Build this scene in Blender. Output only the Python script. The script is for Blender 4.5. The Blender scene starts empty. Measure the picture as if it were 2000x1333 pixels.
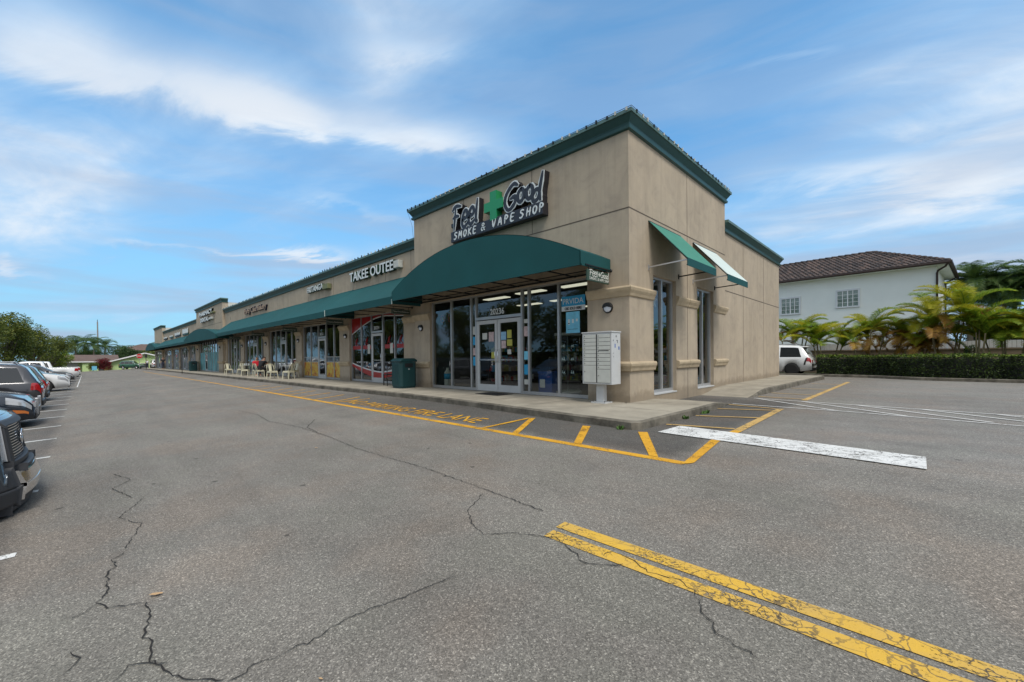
import bpy, math, random
from mathutils import Vector, Matrix
rnd = random.Random(7)
S = bpy.context.scene
COL = S.collection
D = bpy.data
rad = math.radians

# ------------------------------------------------------------------ camera
CAMP = Vector((4.967, -9.169, 1.30))
yaw, pit, rol = rad(-44.24), rad(-0.66), rad(-0.60)
fw = Vector((math.sin(yaw)*math.cos(pit), math.cos(yaw)*math.cos(pit), math.sin(pit)))
r0 = Vector((math.cos(yaw), -math.sin(yaw), 0)); u0 = r0.cross(fw)
rr = r0*math.cos(rol) + u0*math.sin(rol); uu = -r0*math.sin(rol) + u0*math.cos(rol)
cd = D.cameras.new('camera'); cam = D.objects.new('camera', cd); COL.objects.link(cam)
cam.matrix_world = Matrix(((rr.x, uu.x, -fw.x, CAMP.x), (rr.y, uu.y, -fw.y, CAMP.y), (rr.z, uu.z, -fw.z, CAMP.z), (0, 0, 0, 1)))
cd.sensor_width = 36; cd.lens = 14.654; cd.shift_y = 0.0197; cd.clip_start = .05; cd.clip_end = 2000
S.camera = cam
# ------------------------------------------------------------------ light
SUN_DIR = Vector((0.60, -0.22, 1.0)).normalized()
S.view_settings.view_transform = 'Standard'; S.view_settings.look = 'None'
S.view_settings.exposure = 0.90; S.view_settings.gamma = 1
sl = D.lights.new('sun', 'SUN'); sl.energy = 1.5; sl.angle = rad(22); sl.color = (1, .95, .88)
so = D.objects.new('sun', sl); COL.objects.link(so); so.rotation_euler = SUN_DIR.to_track_quat('Z', 'Y').to_euler()

def N(nt, t, **k):
    n = nt.nodes.new(t)
    for a, v in k.items():
        if a[0] == '_':
            n.inputs[a[1:].replace('_', ' ')].default_value = v
        else: setattr(n, a, v)
    return n
def L(nt, a, b): nt.links.new(a, b)
def MATH(nt, op, a, b=None, clamp=False):
    n = nt.nodes.new('ShaderNodeMath'); n.operation = op; n.use_clamp = clamp
    for i, v in enumerate((a, b)):
        if v is None: continue
        if isinstance(v, (int, float)): n.inputs[i].default_value = v
        else: L(nt, v, n.inputs[i])
    return n.outputs[0]
def MIX(nt, f, a, b, mode='MIX'):
    n = nt.nodes.new('ShaderNodeMix'); n.data_type = 'RGBA'; n.blend_type = mode
    for s, v in ((n.inputs[0], f), (n.inputs[6], a), (n.inputs[7], b)):
        if isinstance(v, (int, float)): s.default_value = v
        elif isinstance(v, tuple): s.default_value = (*v, 1) if len(v) == 3 else v
        else: L(nt, v, s)
    return n.outputs[2]
def RAMP(nt, v, stops):
    n = nt.nodes.new('ShaderNodeValToRGB'); cr = n.color_ramp
    while len(cr.elements) < len(stops): cr.elements.new(.5)
    for e, (p, c) in zip(cr.elements, stops):
        e.position = p; e.color = (*c, 1) if isinstance(c, tuple) else (c, c, c, 1)
    L(nt, v, n.inputs[0]); return n.outputs[0]
def NOISE(nt, vec, scale, detail=4, rough=.55, dist=0):
    n = nt.nodes.new('ShaderNodeTexNoise'); n.inputs['Scale'].default_value = scale
    n.inputs['Detail'].default_value = detail; n.inputs['Roughness'].default_value = rough; n.inputs['Distortion'].default_value = dist
    if vec is not None: L(nt, vec, n.inputs['Vector'])
    return n.outputs[0]

W = D.worlds.new('World'); S.world = W; W.use_nodes = True
nt = W.node_tree; nt.nodes.clear()
out = nt.nodes.new('ShaderNodeOutputWorld'); bg = nt.nodes.new('ShaderNodeBackground'); L(nt, bg.outputs[0], out.inputs[0])
bg.inputs[1].default_value = 0.1
sky = nt.nodes.new('ShaderNodeTexSky'); sky.sky_type = 'NISHITA'; sky.sun_disc = False
sky.sun_elevation = math.asin(SUN_DIR.z); sky.sun_rotation = math.atan2(SUN_DIR.x, SUN_DIR.y)
sky.air_density = 1.0; sky.dust_density = .6; sky.ozone_density = 2.0
tc = nt.nodes.new('ShaderNodeTexCoord'); dirv = tc.outputs['Generated']
sep = nt.nodes.new('ShaderNodeSeparateXYZ'); L(nt, dirv, sep.inputs[0])
den = MATH(nt, 'ADD', MATH(nt, 'MAXIMUM', sep.outputs[2], 0.0), 0.10)
def DOT(v):
    n = nt.nodes.new('ShaderNodeVectorMath'); n.operation = 'DOT_PRODUCT'; L(nt, dirv, n.inputs[0]); n.inputs[1].default_value = v
    return n.outputs['Value']
RX, RY = math.cos(yaw), -math.sin(yaw)
a1 = MATH(nt, 'DIVIDE', DOT((RX, RY, 0)), den); b1 = MATH(nt, 'DIVIDE', DOT((-RY, RX, 0)), den)
def VEC(x, y, z=0.):
    n = nt.nodes.new('ShaderNodeCombineXYZ')
    for i, v in enumerate((x, y, z)):
        if isinstance(v, (int, float)): n.inputs[i].default_value = v
        else: L(nt, v, n.inputs[i])
    return n.outputs[0]
# wispy high cloud: stretched, tilted noise on a flat cloud layer
at = MATH(nt, 'ADD', a1, MATH(nt, 'MULTIPLY', b1, -.35)); bt = MATH(nt, 'ADD', b1, MATH(nt, 'MULTIPLY', a1, .35))
v1 = VEC(MATH(nt, 'MULTIPLY', at, .34), bt, 3.1)
n1 = NOISE(nt, v1, 1.15, 8, .52, .35)
v2 = VEC(MATH(nt, 'MULTIPLY', at, .8), MATH(nt, 'MULTIPLY', bt, 1.4), 7.7)
n2 = NOISE(nt, v2, 1.8, 10, .60, .6)
def LOBE(d, lo, hi):
    v = Vector(d).normalized(); n = nt.nodes.new('ShaderNodeMapRange'); n.interpolation_type = 'SMOOTHSTEP'
    L(nt, DOT(tuple(v)), n.inputs[0]); n.inputs[1].default_value = lo; n.inputs[2].default_value = hi
    return n.outputs[0]
def pix(x, y): return rr*((x-1000)/814.1) - uu*((y-705.9)/814.1) + fw    # direction in the world towards a part of the sky
lobes = [(pix(1500, 60), .90, .995, -.14), (pix(1050, 60), .95, 1.0, -.05), (pix(1700, 400), .93, 1.0, .14), (pix(30, 370), .985, 1.0, .14), (pix(900, 200), .96, 1.0, .05),
         (pix(450, 10), .97, 1.0, -.10), (pix(1950, 170), .97, 1.0, .09), (pix(250, 420), .975, 1.0, -.06), (pix(200, 300), .97, 1.0, .06), ((0, 0, 1), .60, .95, .45), (-fw, .0, .8, .40), ((1, -.3, .5), .55, .9, .25)]  # zenith and behind-camera lobes: unseen cloud, added as neutral fill light
def band(A, B, up, dn, amt):     # a long streak of cirrus: a band round the sky through two directions, soft on both sides
    a = pix(*A).normalized(); b = pix(*B).normalized(); nn = a.cross(b).normalized()
    if nn.z < 0: nn = -nn
    d = MATH(nt, 'ADD', DOT(tuple(nn)), MATH(nt, 'MULTIPLY', MATH(nt, 'SUBTRACT', n2, .5), .13))
    def ss(v, lo, hi):
        q = nt.nodes.new('ShaderNodeMapRange'); q.interpolation_type = 'SMOOTHSTEP'; L(nt, v, q.inputs[0]); q.inputs[1].default_value = lo; q.inputs[2].default_value = hi; return q.outputs[0]
    prof = MATH(nt, 'MULTIPLY', ss(d, up, 0.), ss(d, -dn, 0.))
    mid = (a+b).normalized(); c = a.dot(mid)
    return MATH(nt, 'MULTIPLY', MATH(nt, 'MULTIPLY', prof, LOBE(mid, 1-(1-c)*2.2, 1-(1-c)*.35)), amt)
acc = MATH(nt, 'ADD', MATH(nt, 'MULTIPLY', n1, .62), MATH(nt, 'MULTIPLY', n2, .38))
for d, lo, hi, w in lobes: acc = MATH(nt, 'ADD', acc, MATH(nt, 'MULTIPLY', LOBE(d, lo, hi), w))
for bd in (((0, 100), (580, 225), .14, .06, .25), ((480, 215), (1010, 300), .07, .035, .17), ((250, 482), (640, 494), .020, .018, .22), ((0, 510), (110, 545), .02, .02, .14), ((1420, 330), (1900, 350), .05, .05, .12), ((700, 95), (900, 85), .04, .03, .07), ((1450, 150), (1620, 110), .012, .012, .10), ((620, 380), (800, 430), .02, .02, .10)):
    acc = MATH(nt, 'ADD', acc, band(*bd))
mr = nt.nodes.new('ShaderNodeMapRange'); mr.interpolation_type = 'SMOOTHSTEP'
L(nt, acc, mr.inputs[0]); mr.inputs[1].default_value = .30; mr.inputs[2].default_value = .90
mask = mr.outputs[0]
cloud = RAMP(nt, mask, [(0, (1.5, 2.9, 4.7)), (.5, (2.6, 3.7, 5.0)), (1, (4.8, 5.1, 5.4))])
skyc = MIX(nt, 1.0, sky.outputs[0], (.44, .98, 1.22), 'MULTIPLY')
mx = MATH(nt, 'MULTIPLY', mask, 1.25, True)
# thin overall veil that thickens to the horizon
hz = nt.nodes.new('ShaderNodeMapRange'); hz.interpolation_type = 'SMOOTHSTEP'; L(nt, sep.outputs[2], hz.inputs[0]); hz.inputs[1].default_value = .45; hz.inputs[2].default_value = 0.0
hz.inputs[3].default_value = .24; hz.inputs[4].default_value = .8
veil = MIX(nt, hz.outputs[0], skyc, (1.9, 3.2, 4.3))
n3 = NOISE(nt, VEC(MATH(nt, 'MULTIPLY', DOT((RX, RY, 0)), 2.0), MATH(nt, 'MULTIPLY', sep.outputs[2], 14.0), 1.3), 1.3, 5, .5, .4)
low = MIX(nt, MATH(nt, 'MULTIPLY', RAMP(nt, n3, [(.42, 0.), (.62, 1.)]), hz.outputs[0]), MIX(nt, mx, veil, cloud), (2.2, 2.7, 3.6))
L(nt, low, bg.inputs[0])

# ------------------------------------------------------------------ materials
MATS = {}
def bump(nt, b, h, strength, dist=.01):
    n = nt.nodes.new('ShaderNodeBump'); n.inputs['Strength'].default_value = strength; n.inputs['Distance'].default_value = dist
    L(nt, h, n.inputs['Height']); L(nt, n.outputs[0], b.inputs['Normal'])
def mat(name, col, rough=.6, metal=0., var=.0, vs=3., bmp=0., bs=40., coat=0., spec=.5, emit=None, streak=False):
    m = D.materials.new(name); m.use_nodes = True; nt = m.node_tree
    b = nt.nodes['Principled BSDF']
    b.inputs['Base Color'].default_value = (*col, 1); b.inputs['Roughness'].default_value = rough
    b.inputs['Metallic'].default_value = metal; b.inputs['Coat Weight'].default_value = coat; b.inputs['Coat Roughness'].default_value = .04
    b.inputs['Specular IOR Level'].default_value = spec
    tcn = nt.nodes.new('ShaderNodeTexCoord')
    if var:
        vec = tcn.outputs['Object']
        if streak:
            mp = nt.nodes.new('ShaderNodeMapping'); mp.inputs['Scale'].default_value = (1, 1, .22); L(nt, vec, mp.inputs[0]); v2 = mp.outputs[0]
        else: v2 = vec
        n = NOISE(nt, v2, vs, 6, .6)
        n2 = NOISE(nt, vec, vs*.31, 4, .6)
        f = MATH(nt, 'MULTIPLY', MATH(nt, 'ADD', n, n2), .5)
        lo = tuple(max(0, c*(1-var)) for c in col); hi = tuple(min(1, c*(1+var)) for c in col)
        cc = RAMP(nt, f, [(.36, lo), (.64, hi)])
        if streak:      # rain runs, trowel patches and splash dirt near the foot of the wall
            sp = nt.nodes.new('ShaderNodeSeparateXYZ'); L(nt, vec, sp.inputs[0])
            mp2 = nt.nodes.new('ShaderNodeMapping'); mp2.inputs['Scale'].default_value = (3, 3, .12); L(nt, vec, mp2.inputs[0])
            run = NOISE(nt, mp2.outputs[0], 2.0, 5, .6)
            cc = MIX(nt, .55, cc, MIX(nt, 1., cc, RAMP(nt, run, [(.30, .80), (.5, 1.), (.7, 1.03)]), 'MULTIPLY'))
            pt = NOISE(nt, vec, 1.7, 7, .68, .8)
            cc = MIX(nt, .8, cc, MIX(nt, 1., cc, RAMP(nt, pt, [(.34, (.84, .84, .86)), (.48, (.99, .99, .99)), (.66, (1.09, 1.08, 1.06))]), 'MULTIPLY'))
            d = MATH(nt, 'ADD', sp.outputs[2], MATH(nt, 'MULTIPLY', NOISE(nt, vec, 4, 6, .7), -.55))
            cc = MIX(nt, MATH(nt, 'MULTIPLY', RAMP(nt, d, [(.0, 1.), (.16, 0.)]), .45), cc, (.15, .115, .075))
        L(nt, cc, b.inputs['Base Color'])
    if bmp: bump(nt, b, NOISE(nt, tcn.outputs['Object'], bs, 5, .6), bmp)
    if emit:
        b.inputs['Emission Color'].default_value = (*emit[0], 1); b.inputs['Emission Strength'].default_value = emit[1]
    MATS[name] = m; return m
mat('stucco', (.405, .338, .255), .9, var=.08, vs=1.3, bmp=.5, bs=60, streak=True, spec=.25)
mat('trim', (.45, .365, .25), .9, var=.16, vs=5, bmp=.8, bs=45, spec=.2)
mat('joint', (.10, .08, .06), .9)
mat('cornice', (.014, .062, .058), .45, var=.15, vs=2)
mat('cornice_cap', (.10, .17, .15), .5, metal=.3, var=.3, vs=6)
mat('canvas', (.007, .070, .072), .75, var=.10, vs=1.2, bmp=.25, bs=220, spec=.3)
mat('canvas_faded', (.06, .22, .165), .8, var=.08, vs=2, bmp=.25, bs=220, spec=.2)
mat('canvas_pale', (.52, .60, .57), .8, var=.05, vs=3, bmp=.2, bs=220, spec=.2)
mat('roof_membrane', (.5, .5, .48), .9, var=.2, vs=.5)
mat('aluminium', (.46, .46, .46), .38, metal=.55, var=.08, vs=4)
mat('white_paint_metal', (.50, .51, .51), .4, var=.06, vs=5)
mat('dark_metal', (.02, .02, .02), .45, metal=.4)
mat('black', (.008, .008, .009), .5)
mat('concrete', (.30, .27, .215), .92, var=.24, vs=2.2, bmp=.5, bs=70, spec=.2)
mat('curb', (.135, .122, .098), .95, var=.5, vs=5, bmp=1, bs=30, spec=.2)
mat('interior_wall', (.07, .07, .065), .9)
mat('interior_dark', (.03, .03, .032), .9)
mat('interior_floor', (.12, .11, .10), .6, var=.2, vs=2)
mat('tube_light', (.9, .9, .9), .5, emit=((1, .96, .78), .5))
mat('white', (.8, .8, .8), .6)
mat('offwhite', (.50, .51, .47), .7, var=.1, vs=6)
mat('lamp_glass', (.62, .66, .72), .25, var=.05)
mat('sign_green', (.015, .24, .085), .35)
mat('sign_black', (.018, .017, .022), .45)
mat('sign_green_dark', (.03, .06, .04), .5)
mat('sign_green_return', (.012, .05, .035), .5)
mat('sign_white', (.62, .66, .66), .5)
mat('sign_wood', (.16, .17, .08), .7)
mat('cream_metal', (.55, .53, .40), .45, var=.08, vs=5)
mat('bin_green', (.004, .038, .042), .5, var=.12, vs=3)
mat('rubber', (.012, .012, .012), .85)
mat('chrome', (.75, .75, .76), .12, metal=1)
mat('alloy', (.55, .56, .58), .25, metal=.9)
mat('plastic_grey', (.035, .036, .04), .55)
mat('headlight', (.45, .46, .48), .08, metal=.3, coat=1)
mat('amber', (.55, .16, .03), .2, coat=1)
mat('red_lens', (.35, .008, .01), .12, coat=1)
mat('car_glass', (.012, .014, .016), .04, coat=1)
mat('sienna_white', (.70, .71, .70), .3, coat=1)
mat('paint_white', (.72, .73, .74), .3, coat=1)
mat('paint_black', (.008, .009, .012), .25, coat=1)
mat('paint_charcoal', (.045, .047, .055), .28, metal=.4, coat=1)
mat('paint_grey', (.12, .125, .135), .28, metal=.5, coat=1)
mat('paint_navy', (.018, .028, .045), .25, metal=.4, coat=1)
mat('paint_silver', (.38, .39, .40), .28, metal=.6, coat=1)
mat('paint_green', (.012, .09, .055), .3, coat=1)
mat('paint_truck', (.07, .09, .11), .22, metal=.5, coat=1)
mat('skin', (.36, .19, .12), .6)
mat('hair', (.012, .009, .008), .7)
mat('cloth_red', (.55, .015, .03), .85)
mat('cloth_black', (.012, .012, .014), .85)
mat('cloth_white', (.62, .62, .64), .85)
mat('cloth_navy', (.02, .025, .05), .85)
mat('house_white', (.76, .79, .76), .85, var=.05, vs=.8, bmp=.2, bs=30)
mat('house_green', (.50, .66, .30), .85, var=.06, vs=1)
mat('house_yellow', (.45, .40, .12), .85)
mat('roof_brown', (.12, .080, .065), .9, var=.2, vs=3)
mat('fascia_brown', (.04, .022, .018), .5)
mat('window_dark', (.07, .08, .08), .15, coat=.5)
mat('blind', (.42, .44, .43), .6)
mat('vinyl', (.62, .64, .66), .5, var=.05, vs=3)
mat('wall_beige', (.36, .27, .20), .9, var=.12, vs=2)
mat('wood_pole', (.16, .15, .14), .9)
mat('bark', (.13, .11, .085), .95, var=.3, vs=6, bmp=.6, bs=20)
mat('palm_stem', (.20, .17, .09), .8, var=.4, vs=8)
mat('blue_plastic', (.02, .09, .35), .45)
mat('poster_blue', (.02, .30, .55), .5, var=.1, vs=4)
mat('poster_pale_blue', (.16, .50, .68), .5, var=.25, vs=5)
mat('notice_yellow', (.42, .40, .07), .6)
mat('notice_pink', (.50, .38, .37), .6, var=.3, vs=25)
mat('notice_blue', (.25, .45, .62), .6, var=.15, vs=25)
mat('red_film', (.33, .010, .010), .3)
mat('stop_red', (.55, .02, .02), .4)
mat('dry_leaf', (.42, .27, .14), .8, var=.3, vs=60)
mat('weed', (.06, .13, .02), .8)
mat('teal_film', (.10, .30, .33), .5, var=.5, vs=1.4)
mat('grey_film', (.20, .21, .23), .5, var=.5, vs=1.5)
mat('ground_far', (.10, .12, .06), .95, var=.3, vs=.2)

def leafmat(name, c1, c2, c3, sc=.5, trans=.25):
    m = D.materials.new(name); m.use_nodes = True; nt = m.node_tree; b = nt.nodes['Principled BSDF']
    g = nt.nodes.new('ShaderNodeNewGeometry'); t = nt.nodes.new('ShaderNodeTexCoord')
    n = NOISE(nt, t.outputs['Object'], sc, 3, .6)
    f = MATH(nt, 'ADD', MATH(nt, 'MULTIPLY', n, .65), MATH(nt, 'MULTIPLY', g.outputs['Random Per Island'], .38))
    c = RAMP(nt, f, [(.30, c1), (.5, c2), (.75, c3)])
    L(nt, c, b.inputs['Base Color']); b.inputs['Roughness'].default_value = .55; b.inputs['Specular IOR Level'].default_value = .35
    tr = nt.nodes.new('ShaderNodeBsdfTranslucent'); L(nt, c, tr.inputs[0])
    ms = nt.nodes.new('ShaderNodeMixShader'); ms.inputs[0].default_value = trans
    L(nt, b.outputs[0], ms.inputs[1]); L(nt, tr.outputs[0], ms.inputs[2]); L(nt, ms.outputs[0], nt.nodes['Material Output'].inputs[0])
    MATS[name] = m
leafmat('leaf_tree', (.045, .07, .012), (.10, .135, .02), (.20, .21, .035), .45)
leafmat('leaf_dark', (.018, .042, .014), (.042, .085, .026), (.09, .14, .04), .5)
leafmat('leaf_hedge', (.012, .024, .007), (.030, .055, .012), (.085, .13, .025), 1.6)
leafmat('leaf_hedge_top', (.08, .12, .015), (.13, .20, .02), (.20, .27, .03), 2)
leafmat('frond_green', (.09, .18, .015), (.18, .28, .02), (.34, .38, .03), .9, .45)
leafmat('frond_yellow', (.26, .30, .02), (.40, .38, .02), (.52, .46, .04), .9, .45)
leafmat('frond_brown', (.20, .09, .02), (.32, .17, .03), (.40, .28, .05), 1.2, .3)
leafmat('frond_dark', (.025, .065, .018), (.055, .115, .026), (.14, .20, .04), .7, .3)
leafmat('leaf_red', (.04, .012, .012), (.10, .014, .018), (.33, .02, .025), 1.3)

def food_mat():
    m = D.materials.new('food_print'); m.use_nodes = True; nt = m.node_tree; b = nt.nodes['Principled BSDF']
    t = nt.nodes.new('ShaderNodeTexCoord'); n = NOISE(nt, t.outputs['Object'], 3.2, 6, .7, 1.5)
    L(nt, RAMP(nt, n, [(.32, (.10, .02, .01)), (.42, (.42, .08, .01)), (.52, (.62, .38, .03)), (.62, (.55, .50, .10)), (.72, (.20, .35, .05))]), b.inputs['Base Color'])
    b.inputs['Roughness'].default_value = .3; MATS['food_print'] = m
food_mat()

def glass_mat(name, tint, refl=1.0):
    m = D.materials.new(name); m.use_nodes = True; nt = m.node_tree; nt.nodes.clear()
    o = nt.nodes.new('ShaderNodeOutputMaterial'); tr = nt.nodes.new('ShaderNodeBsdfTransparent'); tr.inputs[0].default_value = (*tint, 1)
    gl = nt.nodes.new('ShaderNodeBsdfGlossy'); gl.inputs['Roughness'].default_value = .0; gl.inputs[0].default_value = (.9, .95, 1, 1)
    fr = nt.nodes.new('ShaderNodeFresnel'); fr.inputs[0].default_value = 1.6
    ms = nt.nodes.new('ShaderNodeMixShader'); gg = nt.nodes.new('ShaderNodeNewGeometry'); L(nt, MATH(nt, 'MULTIPLY', MATH(nt, 'MULTIPLY', fr.outputs[0], refl, True), MATH(nt, 'SUBTRACT', 1., gg.outputs['Backfacing'])), ms.inputs[0])
    L(nt, tr.outputs[0], ms.inputs[1]); L(nt, gl.outputs[0], ms.inputs[2]); L(nt, ms.outputs[0], o.inputs[0]); MATS[name] = m
glass_mat('glass', (.80, .82, .80), 1.35)
glass_mat('glass_clear', (.85, .9, .88), 1.0)
glass_mat('glass_dark', (.6, .6, .6), 1.4)

def asphalt_mat():
    m = D.materials.new('asphalt'); m.use_nodes = True; nt = m.node_tree; b = nt.nodes['Principled BSDF']
    t = nt.nodes.new('ShaderNodeTexCoord'); P = t.outputs['Object']
    sp = nt.nodes.new('ShaderNodeSeparateXYZ'); L(nt, P, sp.inputs[0])
    big = NOISE(nt, P, .22, 5, .6); mid = NOISE(nt, P, 1.3, 5, .65)
    base = RAMP(nt, MATH(nt, 'ADD', MATH(nt, 'MULTIPLY', big, .6), MATH(nt, 'MULTIPLY', mid, .4)), [(.34, (.152, .138, .119)), (.52, (.192, .176, .153)), (.70, (.225, .207, .179))])
    # long tyre-worn streaks along the aisle
    mp = nt.nodes.new('ShaderNodeMapping'); mp.inputs['Scale'].default_value = (.12, 1.6, 1); L(nt, P, mp.inputs[0])
    st = NOISE(nt, mp.outputs[0], 1.0, 4, .6)
    base = MIX(nt, 1.0, base, RAMP(nt, st, [(.3, .90), (.6, 1.04)]), 'MULTIPLY')
    # aggregate: fine pale and dark stones
    vo = nt.nodes.new('ShaderNodeTexVoronoi'); vo.inputs['Scale'].default_value = 120; L(nt, P, vo.inputs['Vector'])
    vs_ = nt.nodes.new('ShaderNodeSeparateColor'); L(nt, vo.outputs['Color'], vs_.inputs[0])
    stone = RAMP(nt, vs_.outputs[0], [(0, .52), (.35, .82), (.70, 1.03), (.92, 1.35), (1, 2.2)])
    vo2 = nt.nodes.new('ShaderNodeTexVoronoi'); vo2.inputs['Scale'].default_value = 300; L(nt, P, vo2.inputs['Vector'])
    vs2 = nt.nodes.new('ShaderNodeSeparateColor'); L(nt, vo2.outputs['Color'], vs2.inputs[0])
    stone2 = RAMP(nt, vs2.outputs[1], [(0, .6), (.6, .97), (.9, 1.25), (1, 1.8)])
    base = MIX(nt, .85, base, MIX(nt, 1.0, base, stone, 'MULTIPLY')); base = MIX(nt, .7, base, MIX(nt, 1.0, base, stone2, 'MULTIPLY'))
    # newer, darker asphalt between fire-lane line and kerb, and in the parking bays
    wob = MATH(nt, 'MULTIPLY', MATH(nt, 'SUBTRACT', NOISE(nt, P, 1.1, 5, .6), .5), .5)
    def step(v, a, b_):
        n = nt.nodes.new('ShaderNodeMapRange'); n.interpolation_type = 'SMOOTHSTEP'; L(nt, v, n.inputs[0]); n.inputs[1].default_value = a; n.inputs[2].default_value = b_; return n.outputs[0]
    yy = MATH(nt, 'ADD', sp.outputs[1], wob); xx = MATH(nt, 'ADD', sp.outputs[0], wob)
    lane = MATH(nt, 'MULTIPLY', step(yy, -3.95, -3.55), MATH(nt, 'SUBTRACT', 1, step(xx, 2.5, 2.9)))
    lane = MATH(nt, 'MULTIPLY', lane, step(xx, -14, -3)); lane = MATH(nt, 'MULTIPLY', lane, MATH(nt, 'SUBTRACT', 1, step(yy, 3, 6)))
    bays = MATH(nt, 'SUBTRACT', 1, step(yy, -9.75, -9.55)); bays = MATH(nt, 'MULTIPLY', bays, MATH(nt, 'SUBTRACT', 1, step(xx, 1.4, 1.9)))
    side = MATH(nt, 'MULTIPLY', step(xx, 2.6, 4.2), step(yy, -4.5, -1.0))
    base = MIX(nt, MATH(nt, 'MULTIPLY', lane, .85), base, MIX(nt, 1., base, (.42, .43, .45), 'MULTIPLY'))
    base = MIX(nt, MATH(nt, 'MULTIPLY', bays, .8), base, MIX(nt, 1., base, (.62, .63, .66), 'MULTIPLY'))
    base = MIX(nt, MATH(nt, 'MULTIPLY', side, .55), base, MIX(nt, 1., base, (1.12, 1.18, 1.28), 'MULTIPLY'))
    hue = NOISE(nt, P, .7, 3, .6)
    base = MIX(nt, .55, base, MIX(nt, 1., base, RAMP(nt, hue, [(.36, (.97, 1.01, .98)), (.5, (1., 1., 1.)), (.64, (1.10, .99, .92))]), 'MULTIPLY'))
    # oil spots and gum
    vo3 = nt.nodes.new('ShaderNodeTexVoronoi'); vo3.inputs['Scale'].default_value = 1.7; L(nt, P, vo3.inputs['Vector'])
    spot = step(MATH(nt, 'ADD', vo3.outputs['Distance'], MATH(nt, 'MULTIPLY', NOISE(nt, P, 14, 4, .7), .14)), .135, .11)
    base = MIX(nt, MATH(nt, 'MULTIPLY', spot, .75), base, (.04, .035, .03))
    base = MIX(nt, MATH(nt, 'MULTIPLY', step(NOISE(nt, P, .55, 3, .6), .60, .74), .28), base, (.075, .072, .068))
    L(nt, base, b.inputs['Base Color']); b.inputs['Roughness'].default_value = .82; b.inputs['Specular IOR Level'].default_value = .3
    bump(nt, b, MATH(nt, 'ADD', MATH(nt, 'MULTIPLY', vo.outputs['Distance'], 1.0), MATH(nt, 'MULTIPLY', vo2.outputs['Distance'], .4)), .40, .005)
    MATS['asphalt'] = m
asphalt_mat()
def line_mat(name, c, c2, crack=True, cs=5., amt=.9, w=.035):
    m = D.materials.new(name); m.use_nodes = True; nt = m.node_tree; b = nt.nodes['Principled BSDF']
    t = nt.nodes.new('ShaderNodeTexCoord'); P = t.outputs['Object']
    n = NOISE(nt, P, 2.0, 6, .65)
    col = RAMP(nt, n, [(.3, c2), (.6, c)])
    fine = NOISE(nt, P, 45, 4, .7)
    worn = RAMP(nt, MATH(nt, 'ADD', MATH(nt, 'MULTIPLY', fine, .55), MATH(nt, 'MULTIPLY', NOISE(nt, P, 3.5, 4, .6), .45)), [(.535, 0.), (.60, 1.)])
    if crack:
        ns = nt.nodes.new('ShaderNodeTexNoise'); ns.inputs['Scale'].default_value = 4; ns.inputs['Detail'].default_value = 5; L(nt, P, ns.inputs['Vector'])
        ad = nt.nodes.new('ShaderNodeVectorMath'); ad.operation = 'MULTIPLY_ADD'; L(nt, ns.outputs['Color'], ad.inputs[0]); ad.inputs[1].default_value = (.35, .35, .35); L(nt, P, ad.inputs[2])
        vo = nt.nodes.new('ShaderNodeTexVoronoi'); vo.feature = 'DISTANCE_TO_EDGE'; vo.inputs['Scale'].default_value = cs; L(nt, ad.outputs[0], vo.inputs['Vector'])
        cr = RAMP(nt, vo.outputs['Distance'], [(0, 1.), (w*.5, 1.), (w, 0.)])
        msk = RAMP(nt, NOISE(nt, P, .8, 2), [(.38, .15), (.55, 1.)])
        col = MIX(nt, MATH(nt, 'MULTIPLY', MATH(nt, 'MULTIPLY', cr, msk), amt), col, (.06, .05, .04))
    L(nt, col, b.inputs['Base Color']); b.inputs['Roughness'].default_value = .75
    bump(nt, b, NOISE(nt, P, 90, 4, .6), .4, .004)
    tr = nt.nodes.new('ShaderNodeBsdfTransparent'); ms = nt.nodes.new('ShaderNodeMixShader'); L(nt, MATH(nt, 'MULTIPLY', worn, .85), ms.inputs[0])   # paint worn through to the asphalt
    L(nt, b.outputs[0], ms.inputs[1]); L(nt, tr.outputs[0], ms.inputs[2]); L(nt, ms.outputs[0], nt.nodes['Material Output'].inputs[0])
    MATS[name] = m
line_mat('line_yellow', (.62, .32, .012), (.50, .24, .01), False)
line_mat('line_yellow_worn', (.60, .36, .04), (.46, .30, .09), True, 8.5, 1., .045)
line_mat('line_yellow_pale', (.52, .33, .10), (.40, .27, .10), False)
line_mat('line_white', (.66, .66, .64), (.52, .52, .50), False)
line_mat('line_white_cracked', (.66, .66, .64), (.55, .55, .53), True, 4.6, .75, .030)

def tile_mat():
    m = D.materials.new('roof_tile'); m.use_nodes = True; nt = m.node_tree; b = nt.nodes['Principled BSDF']
    g = nt.nodes.new('ShaderNodeNewGeometry'); n = NOISE(nt, nt.nodes.new('ShaderNodeTexCoord').outputs['Object'], 1.5, 4)
    f = MATH(nt, 'ADD', MATH(nt, 'MULTIPLY', g.outputs['Random Per Island'], .6), MATH(nt, 'MULTIPLY', n, .4))
    L(nt, RAMP(nt, f, [(.2, (.022, .016, .015)), (.5, (.050, .035, .030)), (.8, (.10, .065, .052))]), b.inputs['Base Color']); b.inputs['Roughness'].default_value = .8
    MATS['roof_tile'] = m
tile_mat()

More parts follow.
